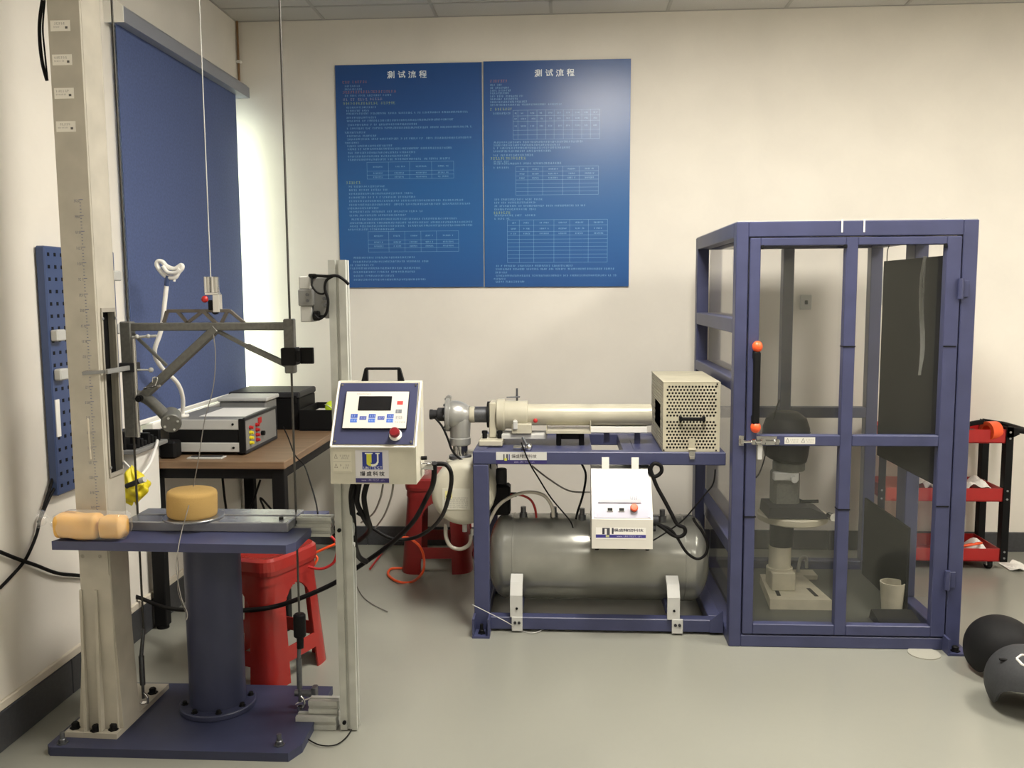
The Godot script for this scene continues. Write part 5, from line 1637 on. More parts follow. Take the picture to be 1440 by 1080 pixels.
	obj("support_arm", mb().bx(V(-0.36, 0.60, -3.50), V(-0.31, 0.672, -3.52), 0.002).bx(V(-0.36, 0.60, -3.74), V(-0.31, 0.672, -3.76), 0.002), M.blue, k)
	obj("drain_cock", mb().cyl(V(-0.405, 0.37, -3.50), V(-0.405, 0.41, -3.50), 0.010, 10).cyl(V(-0.375, 0.355, -3.50), V(-0.375, 0.38, -3.50), 0.007, 10), M.light_grey, k)
	# chrome air fitting on the bench top in front of the cradle
	var f := thing("air_fitting", "small chrome air fitting on the bench top before the barrel", "fitting", V(-0.15, 0.717, -3.42))
	obj("body", mb().cyl(V(-0.20, 0.732, -3.41), V(-0.135, 0.732, -3.41), 0.0085, 12).ball(V(-0.142, 0.732, -3.41), 0.016, 14), M.chrome, f)
	obj("nut", mb().cyl(V(-0.17, 0.732, -3.41), V(-0.158, 0.732, -3.41), 0.013, 6), M.steel_dark, f)
	obj("stem", mb().cyl(V(-0.145, 0.735, -3.41), V(-0.165, 0.765, -3.44), 0.006, 10), M.steel_dark, f)

func build_enclosure() -> void:
	var x0 := 0.615
	var x1 := 1.46
	var z0 := -3.27
	var z1 := -4.27
	var h := 1.578
	var w := 0.054
	var pw := 0.044
	var t := thing("test_enclosure", "tall blue steel test enclosure with a clear-film hinged door, right of the bench", "enclosure", V((x0 + x1) * 0.5, 0, (z0 + z1) * 0.5))
	# corner posts
	obj("post", mb().bx(V(x0, 0, z0), V(x0 + pw, h, z0 - w), 0.003), M.blue, t)
	obj("post", mb().bx(V(x1 - pw - 0.008, 0, z0), V(x1, h, z0 - w), 0.003), M.blue, t)
	obj("post", mb().bx(V(x0, 0, z1 + w), V(x0 + w, h, z1), 0.003), M.blue, t)
	obj("post", mb().bx(V(x1 - w, 0, z1 + w), V(x1, h, z1), 0.003), M.blue, t)
	obj("post", mb().bx(V(1.01, w, z1 + w), V(1.06, h - w, z1), 0.003), M.blue, t)
	obj("post", mb().bx(V(x1 - w, w, -3.70), V(x1, h - w, -3.80), 0.003), M.blue, t)
	# front and back rails
	var iy0 := 0.046
	var iy1 := h - w
	for z in [z0, z1 + w]:
		obj("rail", mb().bx(V(x0 + pw, 0, z), V(x1 - pw - 0.008, iy0, z - w), 0.003), M.blue, t)
		obj("rail", mb().bx(V(x0 + pw, iy1, z), V(x1 - pw - 0.008, h, z - w), 0.003), M.blue, t)
	obj("rail", mb().bx(V(x0 + w, 0.735, z1 + w), V(1.01, 0.785, z1), 0.003), M.blue, t)
	obj("rail", mb().bx(V(1.06, 0.735, z1 + w), V(x1 - w, 0.785, z1), 0.003), M.blue, t)
	# side rails
	for y in [0.0, 0.345, 0.965, 1.178, h - w]:
		obj("rail", mb().bx(V(x0, y, z0 - w), V(x0 + w, y + (w if y != 0.0 and y != 0.965 else 0.046), z1 + w), 0.003), M.blue, t)
	for y in [0.0, 0.735, h - w]:
		if y == 0.735:
			continue
		obj("rail", mb().bx(V(x1 - w, y, z0 - w), V(x1, y + w, z1 + w), 0.003), M.blue, t)
	# clear sheets on the sides, back and top
	obj("film_panel", mb().sheet(V(x0 + w + 0.003, 0.03, z0 - w), V(x0 + w + 0.003, 0.03, z1 + w), V(x0 + w + 0.003, h - 0.02, z1 + w), V(x0 + w + 0.003, h - 0.02, z0 - w), X), M.pvc, t)
	obj("film_panel", mb().sheet(V(x1 - 0.002, 0.03, z0 - w), V(x1 - 0.002, 0.03, z1 + w), V(x1 - 0.002, 0.56, z1 + w), V(x1 - 0.002, 0.56, z0 - w), X), M.pvc, t)
	obj("film_panel", mb().sheet(V(x0 + w, 0.03, z1 + w + 0.003), V(x1 - w, 0.03, z1 + w + 0.003), V(x1 - w, h - 0.02, z1 + w + 0.003), V(x0 + w, h - 0.02, z1 + w + 0.003), Z), M.pvc, t)
	obj("top_panel", mb().bx(V(x0 + 0.004, h + 0.0005, z0 - 0.004), V(x1 - 0.004, h + 0.003, z1 + 0.004)), M.light_grey, t)
	obj("base_sheet", mb().bx(V(x0 + w, 0.002, z0 - w), V(x1 - w, 0.006, z1 + w)), M.base_sheet, t)
	# folds of loose film
	var folds := [[x0 + w + 0.012, -3.43, 1.22, 1.50, 0.05], [x0 + w + 0.012, -3.62, 1.24, 1.51, 0.07], [x0 + w + 0.012, -3.50, 1.0, 1.17, 0.06], [1.385, -3.55, 1.0, 1.46, 0.03]]
	for q in folds:
		var fx: float = q[0]
		var fz: float = q[1]
		var ya: float = q[2]
		var yb: float = q[3]
		var wd: float = q[4]
		var ff := func(u: float, v: float) -> Vector3:
			var y := lerpf(ya, yb, u)
			return V(fx + 0.008 * sin(v * PI * 2.0 + u * 6.0), y, fz + wd * (v - 0.5) * (0.4 + 0.6 * u) + 0.012 * sin(u * 7.0))
		obj("film_fold", mb().surf(ff, 14, 8), M.pvc_fold, t)
	var tf := func(u: float, v: float) -> Vector3:
		return V(lerpf(1.33, 1.45, u), h + 0.006 + 0.016 * absf(sin(u * 5.0 + v * 3.0)) * (0.3 + u), lerpf(-3.5, -3.9, v))
	obj("film_fold", mb().surf(tf, 12, 12), M.pvc_fold, t)
	# ties
	for q in [[0.985, h], [1.062, h]]:
		obj("cable_tie", mb().box(V(q[0], h - 0.018, z0 + 0.0015), V(0.005, 0.045, 0.003)).box(V(q[0], h + 0.0015, z0 - 0.02), V(0.005, 0.003, 0.045)), M.white, t)
	# door
	var dx0 := 0.664
	var dx1 := 1.403
	var dz := z0 + 0.002
	var dd := 0.036
	var sw := 0.038
	var dy0 := 0.051
	var dy1 := 1.520
	for q in [[dx0, dx0 + sw], [1.002, 1.044], [1.352, dx1]]:
		obj("door_stile", mb().bx(V(q[0], dy0, dz), V(q[1], dy1, dz - dd), 0.0025), M.blue, t)
	for q in [[dx0 + sw, 1.002], [1.044, 1.352]]:
		for r in [[dy0, 0.09], [0.766, 0.806], [1.492, dy1]]:
			obj("door_rail", mb().bx(V(q[0], r[0], dz), V(q[1], r[1], dz - dd), 0.0025), M.blue, t)
		obj("door_film", mb().sheet(V(q[0] - 0.01, 0.08, dz - dd - 0.002), V(q[1] + 0.01, 0.08, dz - dd - 0.002), V(q[1] + 0.01, 1.50, dz - dd - 0.002), V(q[0] - 0.01, 1.50, dz - dd - 0.002), Z), M.pvc, t)
	for q in [[1.023, 1.13], [1.375, 1.13], [1.023, 0.53], [0.683, 0.50], [1.375, 0.545]]:
		obj("tie_wrap", mb().box(V(q[0], q[1], dz - dd * 0.5), V(0.044, 0.004, dd + 0.005)), M.black, t)
	for q in [[0.706, 1.488], [0.998, 1.488], [1.345, 1.488]]:
		obj("tie_knot", mb().box(V(q[0], q[1], dz + 0.002), V(0.012, 0.014, 0.006), 0.002), M.black, t)
	# pull handle with orange caps
	var hx := 0.690
	var hd := obj("pull_handle", mb().bx(V(hx - 0.012, 0.85, dz + 0.036), V(hx + 0.013, 1.115, dz + 0.018), 0.005).box(V(hx, 0.865, dz + 0.01), V(0.022, 0.03, 0.022), 0.003).box(V(hx, 1.10, dz + 0.01), V(0.022, 0.03, 0.022), 0.003), M.black, t)
	for q in [[0.838, -1.0], [1.132, 1.0]]:
		obj("end_cap", mb().ball(V(hx + 0.002, q[0], dz + 0.022), 0.019, 16, 1.1), M.orange, hd)
	# slide bolt
	var ly := 0.785
	var lb := obj("slide_bolt", mb().bx(V(0.70, ly - 0.015, dz), V(0.775, ly + 0.017, dz + 0.003), 0.001).cyl(V(0.648, ly - 0.002, dz + 0.011), V(0.782, ly - 0.002, dz + 0.011), 0.0055, 12), M.chrome, t)
	obj("keeper", mb().bx(V(0.637, ly - 0.019, z0), V(0.656, ly + 0.019, z0 + 0.003), 0.001).bx(V(0.641, ly - 0.012, z0 + 0.002), V(0.653, ly + 0.008, z0 + 0.019), 0.002), M.chrome, lb)
	for q in [0.68, 0.715, 0.765]:
		obj("guide", mb().bx(V(q, ly - 0.013, dz + 0.002), V(q + 0.016, ly + 0.009, dz + 0.019), 0.003), M.chrome, lb)
	obj("lock_tab", mb().bx(V(0.705, 0.715, dz + 0.002), V(0.722, ly - 0.01, dz + 0.006), 0.002), M.light_grey, lb)
	# warning label on the mid rail
	var li := Image.create(220, 50, false, Image.FORMAT_RGB8)
	li.fill(Color8(206, 204, 196))
	for s in 2:
		var ox := 8 + s * 112
		line(li, Vector2(ox + 14, 8), Vector2(ox + 2, 38), 3, Color8(110, 108, 104))
		line(li, Vector2(ox + 14, 8), Vector2(ox + 26, 38), 3, Color8(110, 108, 104))
		line(li, Vector2(ox + 2, 38), Vector2(ox + 26, 38), 3, Color8(110, 108, 104))
		small_print(li, ox + 34, ox + 92, 18, 12.0, Color8(116, 114, 110))
		small_print(li, ox + 40, ox + 84, 34, 10.0, Color8(130, 128, 124))
	obj("warning_label", mb().slab(V(0.857, 0.786, dz), X, Y, 0.110, 0.025, 0.0008), print_mat(li, 0.4), t)
	# hinges
	for y in [1.335, 0.27]:
		obj("hinge", mb().cyl(V(1.402, y - 0.036, dz + 0.007), V(1.402, y + 0.036, dz + 0.007), 0.009, 14).bx(V(1.402, y - 0.03, z0), V(1.432, y + 0.03, z0 + 0.005), 0.001), M.blue, t)
	# floor brackets
	var f := mb()
	f.bx(V(1.398, 0, z0 + 0.055), V(1.478, 0.008, z0))
	f.bx(V(1.398, 0.008, z0 + 0.05), V(1.406, 0.06, z0))
	f.bx(V(1.462, 0, z0), V(1.478, 0.008, z0 - 0.05))
	var fb := obj("floor_bracket", f, M.blue, t)
	obj("bolt", mb().hexbolt(V(1.434, 0.008, z0 + 0.026), Y, 0.012, 0.02), M.black, fb)

func build_enclosure_inside() -> void:
	# headform on its stand
	var t := thing("head_stand", "dark head form on a beige stand inside the clear-doored enclosure", "head form", V(0.94, 0, -3.82))
	var zc := -3.80
	var xc := 0.938
	var hf := func(u: float, w: float) -> Vector3:
		# u: from the crown down to the chin edge, w: round
		var a := TAU * w
		var pr := [[0.0, 0.825], [0.05, 0.820], [0.082, 0.795], [0.096, 0.755], [0.098, 0.70], [0.092, 0.65], [0.086, 0.622], [0.07, 0.61], [0.0, 0.607]]
		var k := u * (pr.size() - 1)
		var i := mini(int(k), pr.size() - 2)
		var f := k - i
		var r := lerpf(pr[i][0], pr[i + 1][0], f)
		var y := lerpf(pr[i][1], pr[i + 1][1], f)
		return V(xc + r * cos(a), y - 0.012 * cos(a) * (1.0 if u > 0.5 else 0.0), zc + r * 1.12 * sin(a))
	obj("head", mb().surf(hf, 32, 40), M.head_dark, t)
	obj("head_seam", mb().tube([V(xc - 0.095, 0.735, zc + 0.02), V(xc - 0.06, 0.72, zc + 0.088), V(xc, 0.715, zc + 0.111), V(xc + 0.06, 0.72, zc + 0.088), V(xc + 0.095, 0.735, zc + 0.02)], 0.003, 6), M.black, t)
	obj("neck_collar", mb().cyl(V(xc + 0.015, 0.572, zc), V(xc + 0.015, 0.608, zc), 0.067, 32, -1.0, 0.003), M.stand_grey, t)
	obj("neck", mb().bx(V(xc - 0.055, 0.415, zc + 0.045), V(xc + 0.055, 0.572, zc - 0.045), 0.012), M.stand_grey, t)
	obj("load_cell", mb().bx(V(xc - 0.06, 0.535, zc + 0.062), V(xc + 0.045, 0.570, zc + 0.03), 0.004).cyl(V(xc + 0.02, 0.545, zc + 0.06), V(xc + 0.02, 0.545, zc + 0.085), 0.014, 12), M.light_grey, t)
	obj("slide_base", mb().prism([Vector2(xc - 0.09, 0.385), Vector2(xc + 0.155, 0.385), Vector2(xc + 0.145, 0.405), Vector2(xc + 0.08, 0.432), Vector2(xc - 0.085, 0.432)], 0.17, Transform3D(Basis.IDENTITY, V(0, 0, zc - 0.06))), M.dark_grey, t)
	obj("clamp_lever", mb().cyl(V(xc + 0.06, 0.44, zc + 0.03), V(xc + 0.135, 0.442, zc + 0.03), 0.007, 10), M.black, t)
	obj("turntable", mb().lathe(V(0.978, 0.345, zc - 0.02), Y, [Vector2(0, 0), Vector2(0.13, 0), Vector2(0.146, 0.008), Vector2(0.148, 0.03), Vector2(0.143, 0.036), Vector2(0, 0.038)], 48), M.stand_beige, t)
	obj("knob", mb().cyl(V(1.108, 0.39, zc + 0.07), V(1.118, 0.39, zc + 0.10), 0.017, 14), M.chrome, t)
	obj("column", mb().cyl(V(0.935, 0.235, zc - 0.02), V(0.935, 0.345, zc - 0.02), 0.05, 28), M.dark_grey, t)
	obj("column_sleeve", mb().cyl(V(0.93, 0.13, zc - 0.02), V(0.93, 0.235, zc - 0.02), 0.047, 28).cyl(V(0.93, 0.125, zc - 0.02), V(0.93, 0.14, zc - 0.02), 0.055, 28), M.stand_beige, t)
	obj("base", xz_plate(mb(), [Vector2(0.855, -3.655), Vector2(1.108, -3.655), Vector2(1.075, -3.99), Vector2(0.885, -3.99)], 0.0065, 0.05), M.stand_beige, t)
	obj("base_column", mb().bx(V(0.885, 0.05, -3.76), V(0.985, 0.13, -3.88), 0.004), M.stand_beige, t)
	for s in [-1.0, 1.0]:
		obj("slot", xz_plate(mb(), [Vector2(0.98 + s * 0.078 - 0.008, -3.70), Vector2(0.98 + s * 0.078 + 0.008, -3.70), Vector2(0.98 + s * 0.07 + 0.008, -3.80), Vector2(0.98 + s * 0.07 - 0.008, -3.80)], 0.0502, 0.0515), M.black, t)
	# small clamp block on the floor beside it
	var k := thing("floor_clamp", "small beige clamp block on the enclosure floor behind the head stand", "clamp", V(1.07, 0, -4.07))
	obj("block", mb().bx(V(1.03, 0.0065, -4.05), V(1.16, 0.03, -4.13), 0.003), M.stand_beige, k)
	obj("handle", mb().tube([V(1.08, 0.03, -4.09), V(1.09, 0.09, -4.09), V(1.115, 0.10, -4.09), V(1.12, 0.05, -4.09)], 0.008, 8), M.light_grey, k)
	# pot near the right wall of the enclosure
	var p := thing("beige_pot", "beige open pot on the enclosure floor by its right side", "pot", V(1.36, 0, -3.67))
	obj("pot", mb().lathe(V(1.352, 0.0065, -3.655), Y, [Vector2(0, 0), Vector2(0.040, 0), Vector2(0.047, 0.09), Vector2(0.050, 0.125), Vector2(0.044, 0.125), Vector2(0.041, 0.09), Vector2(0.036, 0.01), Vector2(0, 0.01)], 32), M.stand_beige, p)
	var g := thing("dark_rubber_block", "dark rubber wedge on the enclosure floor in front of the beige pot", "wedge", V(1.32, 0, -3.46))
	obj("wedge", mb().prism([Vector2(-3.35, 0.0065), Vector2(-3.58, 0.0065), Vector2(-3.56, 0.05), Vector2(-3.40, 0.02)], 0.16, Transform3D(Basis(V(0, 0, 1), V(0, 1, 0), V(1, 0, 0)), V(1.235, 0.0, 0))), M.rubber, g)
	# black rubber sheets along the right side, behind the film
	var s1 := thing("black_sheet", "large black rubber sheet hung on the right side of the enclosure", "rubber sheet", V(1.40, 0.59, -3.69))
	obj("sheet", mb().bx(V(1.399, 0.594, -3.345), V(1.404, 1.457, -4.03)), M.rubber, s1)
	for zz in [-3.38, -4.0]:
		obj("hanger", mb().tube([V(1.4015, 1.45, zz), V(1.402, 1.50, zz), V(1.412, 1.535, zz)], 0.002, 6), M.black, s1)
	var s2 := thing("rubber_board", "smaller black panel leaning low against the right side of the enclosure", "panel", V(1.40, 0.0, -3.9))
	obj("panel", mb().bx(V(1.392, 0.0065, -3.62), V(1.402, 0.37, -4.15)), M.rubber, s2)

func build_cart() -> void:
	var zf := -4.25
	var zb := -4.52
	var x0 := 1.52
	var x1 := 2.065
	var t := thing("tool_cart", "red three-tray tool cart with black posts behind the enclosure", "tool cart", V(1.8, 0, -4.38))
	for q in [[0.612, 0.676], [0.332, 0.396], [0.042, 0.104]]:
		var y0: float = q[0]
		var y1: float = q[1]
		var b := mb()
		b.bx(V(x0, y0, zf), V(x1, y0 + 0.004, zb))
		b.bx(V(x0, y0, zf), V(x1, y1, zf - 0.004), 0.001)
		b.bx(V(x0, y0, zb + 0.004), V(x1, y1, zb), 0.001)
		b.bx(V(x0, y0, zf), V(x0 + 0.004, y1, zb))
		b.bx(V(x1 - 0.004, y0, zf), V(x1, y1, zb))
		obj("tray", b, M.red, t)
	for x in [x0 - 0.004, x1]:
		for z in [zf + 0.002, zb + 0.038]:
			var p := mb()
			p.bx(V(x, 0.04, z), V(x + 0.004, 0.69, z - 0.04), 0.001)
			p.bx(V(x if x > 1.8 else x - 0.03, 0.04, z + 0.002), V(x + 0.034 if x > 1.8 else x + 0.004, 0.69, z - 0.002), 0.001)
			var po := obj("post", p, M.black, t)
			for y in [0.665, 0.635, 0.385, 0.345, 0.09, 0.06]:
				obj("rivet", mb().cyl(V(x + (0.017 if x > 1.8 else -0.013), y, z + 0.002), V(x + (0.017 if x > 1.8 else -0.013), y, z + 0.005), 0.005, 8), M.steel, po)
	obj("handle", mb().tube([V(x1 + 0.01, 0.68, zf - 0.01), V(x1 + 0.07, 0.67, zf - 0.01), V(x1 + 0.11, 0.665, zf - 0.03), V(x1 + 0.11, 0.665, zb + 0.03), V(x1 + 0.07, 0.67, zb + 0.01), V(x1 + 0.01, 0.68, zb + 0.01)], 0.013, 10).prism([Vector2(x1 + 0.002, 0.69), Vector2(x1 + 0.05, 0.68), Vector2(x1 + 0.06, 0.655), Vector2(x1 + 0.03, 0.64), Vector2(x1 + 0.002, 0.64)], 0.008, Transform3D(Basis.IDENTITY, V(0, 0, zf - 0.004))), M.black, t)
	for x in [x0 + 0.05, x1 - 0.04]:
		for z in [zf - 0.03, zb + 0.03]:
			var c := obj("caster", mb().bx(V(x - 0.018, 0.03, z + 0.018), V(x + 0.018, 0.042, z - 0.018)).bx(V(x - 0.016, 0.02, z + 0.02), V(x - 0.013, 0.04, z - 0.02)).bx(V(x + 0.013, 0.02, z + 0.02), V(x + 0.016, 0.04, z - 0.02)), M.light_grey, t)
			obj("wheel", mb().cyl(V(x - 0.012, 0.026, z), V(x + 0.012, 0.026, z), 0.026, 24, -1.0, 0.004), M.black, c)
	# things in the trays
	var tp := thing("tape_roll", "orange tape roll standing in the top tray of the red cart", "tape roll", V(2.015, 0.616, -4.30))
	obj("roll", mb().lathe(V(1.985, 0.665, -4.275), V(1, 0, -0.35), [Vector2(0.028, 0), Vector2(0.046, 0), Vector2(0.046, 0.055), Vector2(0.028, 0.055), Vector2(0.028, 0)], 32), M.orange, tp)
	var tl := thing("black_clamp", "black clamp tool lying across the top tray of the red cart", "tool", V(1.92, 0.64, -4.30))
	obj("jaw", mb().beam(V(1.87, 0.69, -4.29), V(1.985, 0.708, -4.30), 0.014, 0.022, 0.003), M.black, tl)
	obj("stem", mb().beam(V(1.90, 0.62, -4.29), V(1.905, 0.705, -4.29), 0.016, 0.026, 0.003).bx(V(1.86, 0.617, -4.27), V(1.95, 0.67, -4.33), 0.004), M.black, tl)
	var pc := thing("plastic_tool", "red and grey tool at the left end of the top cart tray", "tool", V(1.70, 0.616, -4.32))
	obj("body", mb().bx(V(1.66, 0.617, -4.29), V(1.76, 0.69, -4.34), 0.01), M.orange, pc)
	obj("grip", mb().cyl(V(1.76, 0.67, -4.31), V(1.82, 0.68, -4.31), 0.012, 10), M.black, pc)
	var mp := thing("crumpled_bag", "crumpled clear and white packaging in the middle cart tray", "packaging", V(1.95, 0.337, -4.37))
	var f := func(u: float, w: float) -> Vector3:
		var y := 0.39 + 0.022 * sin(u * 11 + w * 5) * sin(w * 9 + 1.0) + 0.012 * sin(u * 23)
		return V(lerpf(1.75, 2.045, u), y, lerpf(-4.27, -4.48, w))
	obj("film", mb().surf(f, 24, 16), M.paper, mp)
	var bt := thing("white_cloth", "white cloth in the bottom tray of the red cart", "cloth", V(2.0, 0.046, -4.35))
	var f2 := func(u: float, w: float) -> Vector3:
		return V(lerpf(1.95, 2.05, u), 0.06 + 0.065 * sin(PI * u) * sin(PI * w), lerpf(-4.27, -4.46, w))
	obj("cloth", mb().surf(f2, 12, 12), M.paper, bt)
	var oc := thing("extension_lead", "orange cord lying in the bottom tray of the red cart", "cord", V(1.92, 0.046, -4.33))
	obj("cord", mb().tube([V(1.85, 0.10, -4.28), V(1.93, 0.115, -4.27), V(2.0, 0.118, -4.30), V(1.96, 0.09, -4.36), V(1.88, 0.06, -4.36)], 0.006, 8), M.orange, oc)

func helmet_shell(xf: Transform3D, rx: float, ry: float, rz: float, cut: float, m: Material, parent: Node3D) -> void:
	# local: y to the crown, z to the forehead; opening at the bottom, cut higher over the face
	var lim := func(w: float) -> float:
		var a := TAU * w
		var ear := pow(absf(cos(a)), 6.0)
		return cut + 0.52 * ear + 0.18 * maxf(0.0, sin(a)) * (1.0 - ear)
	var outer := func(u: float, w: float) -> Vector3:
		var th: float = u * lim.call(w)
		var a := TAU * w
		var k := 1.0 + 0.012 * exp(-pow((u - 1.0) / 0.05, 2.0))
		return xf * V(rx * sin(th) * cos(a) * k, ry * cos(th), rz * sin(th) * sin(a) * k)
	var inner := func(u: float, w: float) -> Vector3:
		var th: float = u * lim.call(w)
		var a := TAU * w
		return xf * V((rx - 0.012) * sin(th) * cos(a), (ry - 0.012) * cos(th) - 0.0, (rz - 0.012) * sin(th) * sin(a))
	obj("shell", mb().surf(outer, 28, 64), m, parent)
	obj("liner", mb().surf(inner, 20, 48), M.black, parent)
	var rim := func(u: float, w: float) -> Vector3:
		return (outer.call(1.0, w) as Vector3).lerp(inner.call(1.0, w), u)
	obj("rim", mb().surf(rim, 1, 64), m, parent)

func build_helmets() -> void:
	var g := thing("batting_helmet", "dark grey batting helmet with a white shield outline, opening towards the front", "helmet", V(1.44, 0, -2.84), "batting helmets on the floor")
	var bas := Basis(Y, deg_to_rad(-12)) * Basis(X, deg_to_rad(-24))
	var xf := Transform3D(bas, V(1.458, 0.090, -2.80))
	helmet_shell(xf, 0.116, 0.118, 0.135, 1.70, M.helmet_grey, g)
	# white emblem on the forehead: a six-sided ring, left open at the right
	var em := mb()
	var pts := [Vector2(-0.036, 0.004), Vector2(-0.020, 0.020), Vector2(0.016, 0.020), Vector2(0.034, 0.006), Vector2(0.020, -0.016), Vector2(-0.002, -0.022), Vector2(-0.024, -0.014)]
	var on := func(p: Vector2, lift: float) -> Vector3:
		var th := 1.02 - p.y / 0.115
		var a := PI * 0.5 - p.x / (0.12 * sin(th)) + 0.12
		return xf * (V(0.116 * sin(th) * cos(a), 0.118 * cos(th), 0.135 * sin(th) * sin(a)) * (1.0 + lift))
	for i in pts.size():
		var p0: Vector2 = pts[i]
		var p1: Vector2 = pts[(i + 1) % pts.size()]
		for s in 3:
			em.beam(on.call(p0.lerp(p1, s / 3.0), 0.006), on.call(p0.lerp(p1, (s + 1) / 3.0), 0.006), 0.005, 0.005)
	obj("emblem", em, M.white_paint, g, "white shield outline")
	for s in [-1.0, 1.0]:
		var c: Vector3 = on.call(Vector2(s * 0.062 - 0.01, -0.002), 0.004)
		obj("vent", mb().beam(c - bas.x * 0.017, c + bas.x * 0.017, 0.010, 0.007, 0.002), M.black, g)
	var b := thing("batting_helmet", "plain matt black batting helmet behind the grey one, lying tilted", "helmet", V(1.43, 0, -3.03), "batting helmets on the floor")
	var bb := Basis(Y, deg_to_rad(14)) * Basis(V(0, 0, 1), deg_to_rad(3)) * Basis(X, deg_to_rad(-8))
	var xb := Transform3D(bb, V(1.515, 0.084, -3.075))
	helmet_shell(xb, 0.114, 0.120, 0.130, 1.60, M.helmet_black, b)

func cable(called: String, label: String, pts: Array, r: float, m: Material, category := "cable", group := "") -> void:
	var lo: Vector3 = pts[0]
	for p in pts:
		if p.y < lo.y:
			lo = p
	var t := thing(called, label, category, lo, group)
	obj("cord", mb().tube(pts, r, 8, 6), m, t)

func build_cables() -> void:
	cable("power_cable", "black cable hanging down the left wall from the pegboard and out of frame", [Vector3(-1.645, 0.902, -2.801), Vector3(-1.645, 0.794, -2.749), Vector3(-1.645, 0.692, -2.682), Vector3(-1.645, 0.640, -2.642), Vector3(-1.645, 0.594, -2.618), Vector3(-1.645, 0.549, -2.576), Vector3(-1.645, 0.519, -2.530), Vector3(-1.645, 0.484, -2.424)], 0.005, M.cable)
	cable("power_cable", "second black cable joining the first beside the pegboard on the left wall", [Vector3(-1.640, 0.857, -2.817), Vector3(-1.640, 0.754, -2.769), Vector3(-1.640, 0.700, -2.698), Vector3(-1.640, 0.650, -2.646), Vector3(-1.640, 0.627, -2.621)], 0.005, M.cable)
	cable("wall_cable", "thick black cable crossing the left wall to the foot of the mast", [Vector3(-1.645, 0.589, -2.435), Vector3(-1.645, 0.543, -2.515), Vector3(-1.645, 0.497, -2.601), Vector3(-1.645, 0.436, -2.711), Vector3(-1.645, 0.393, -2.821), Vector3(-1.645, 0.337, -2.967)], 0.006, M.cable)
	cable("mast_cable", "black cable looping beside the top of the grey mast", [Vector3(-1.469, 2.160, -2.520), Vector3(-1.481, 2.102, -2.520), Vector3(-1.484, 2.044, -2.520), Vector3(-1.480, 1.986, -2.520), Vector3(-1.470, 1.940, -2.520)], 0.005, M.cable)
	cable("mast_cable", "thin second lead behind the cable loop at the top of the mast", [Vector3(-1.468, 2.163, -2.530), Vector3(-1.479, 2.086, -2.530), Vector3(-1.477, 2.017, -2.530), Vector3(-1.474, 1.945, -2.530)], 0.0025, M.cable)
	cable("floor_cable", "thick black cable sweeping from the control box past the red stool", [Vector3(-0.373, 0.848, -2.490), Vector3(-0.387, 0.775, -2.550), Vector3(-0.431, 0.697, -2.700), Vector3(-0.477, 0.617, -2.700), Vector3(-0.578, 0.511, -2.800), Vector3(-0.698, 0.418, -2.850), Vector3(-0.771, 0.368, -2.850), Vector3(-0.869, 0.322, -2.850), Vector3(-0.968, 0.286, -2.850), Vector3(-1.066, 0.270, -2.850), Vector3(-1.252, 0.212, -3.000), Vector3(-1.501, 0.140, -3.200), Vector3(-1.636, 0.159, -3.250), Vector3(-1.681, 0.176, -3.250)], 0.008, M.cable)
	cable("box_cable", "black cable looping from the control box socket behind the cream tank label", [Vector3(-0.368, 0.844, -2.500), Vector3(-0.340, 0.840, -2.500), Vector3(-0.326, 0.811, -2.500), Vector3(-0.346, 0.732, -2.600), Vector3(-0.397, 0.615, -2.800), Vector3(-0.470, 0.513, -3.000), Vector3(-0.549, 0.453, -3.100), Vector3(-0.626, 0.452, -3.100), Vector3(-0.703, 0.496, -3.100)], 0.0065, M.cable)
	cable("box_lead", "leftmost black lead dropping from the underside of the control box", [Vector3(-0.612, 0.784, -2.500), Vector3(-0.619, 0.742, -2.500), Vector3(-0.639, 0.642, -2.600), Vector3(-0.637, 0.576, -2.600), Vector3(-0.661, 0.490, -2.750), Vector3(-0.649, 0.458, -2.800)], 0.009, M.cable)
	cable("box_lead", "black lead under the control box that curls back round to the post", [Vector3(-0.595, 0.785, -2.500), Vector3(-0.603, 0.732, -2.500), Vector3(-0.587, 0.690, -2.500), Vector3(-0.590, 0.627, -2.600), Vector3(-0.604, 0.658, -2.600), Vector3(-0.626, 0.675, -2.600)], 0.008, M.cable)
	cable("box_lead", "third black lead from the left under the control box", [Vector3(-0.572, 0.785, -2.500), Vector3(-0.582, 0.743, -2.500), Vector3(-0.575, 0.690, -2.500), Vector3(-0.590, 0.620, -2.600), Vector3(-0.647, 0.558, -2.700)], 0.008, M.cable)
	cable("thin_lead", "thin grey lead curving down under the control box", [Vector3(-0.529, 0.781, -2.520), Vector3(-0.538, 0.738, -2.520), Vector3(-0.600, 0.646, -2.700), Vector3(-0.663, 0.589, -2.800)], 0.003, M.cable_grey)
	cable("thin_lead", "rightmost thin grey lead under the control box, reaching the floor", [Vector3(-0.499, 0.781, -2.520), Vector3(-0.507, 0.739, -2.520), Vector3(-0.587, 0.613, -2.800), Vector3(-0.660, 0.518, -3.000)], 0.003, M.cable_grey)
	cable("orange_hose", "orange air hose loop lying by the leg of the darker red stool", [Vector3(-0.739, 0.242, -3.850), Vector3(-0.697, 0.240, -3.850), Vector3(-0.650, 0.204, -3.850), Vector3(-0.631, 0.149, -3.850), Vector3(-0.622, 0.116, -3.750), Vector3(-0.702, 0.008, -3.945), Vector3(-0.767, 0.008, -3.942), Vector3(-0.834, 0.008, -4.043), Vector3(-0.837, 0.008, -4.130), Vector3(-0.784, 0.008, -4.143)], 0.006, M.orange, "hose")
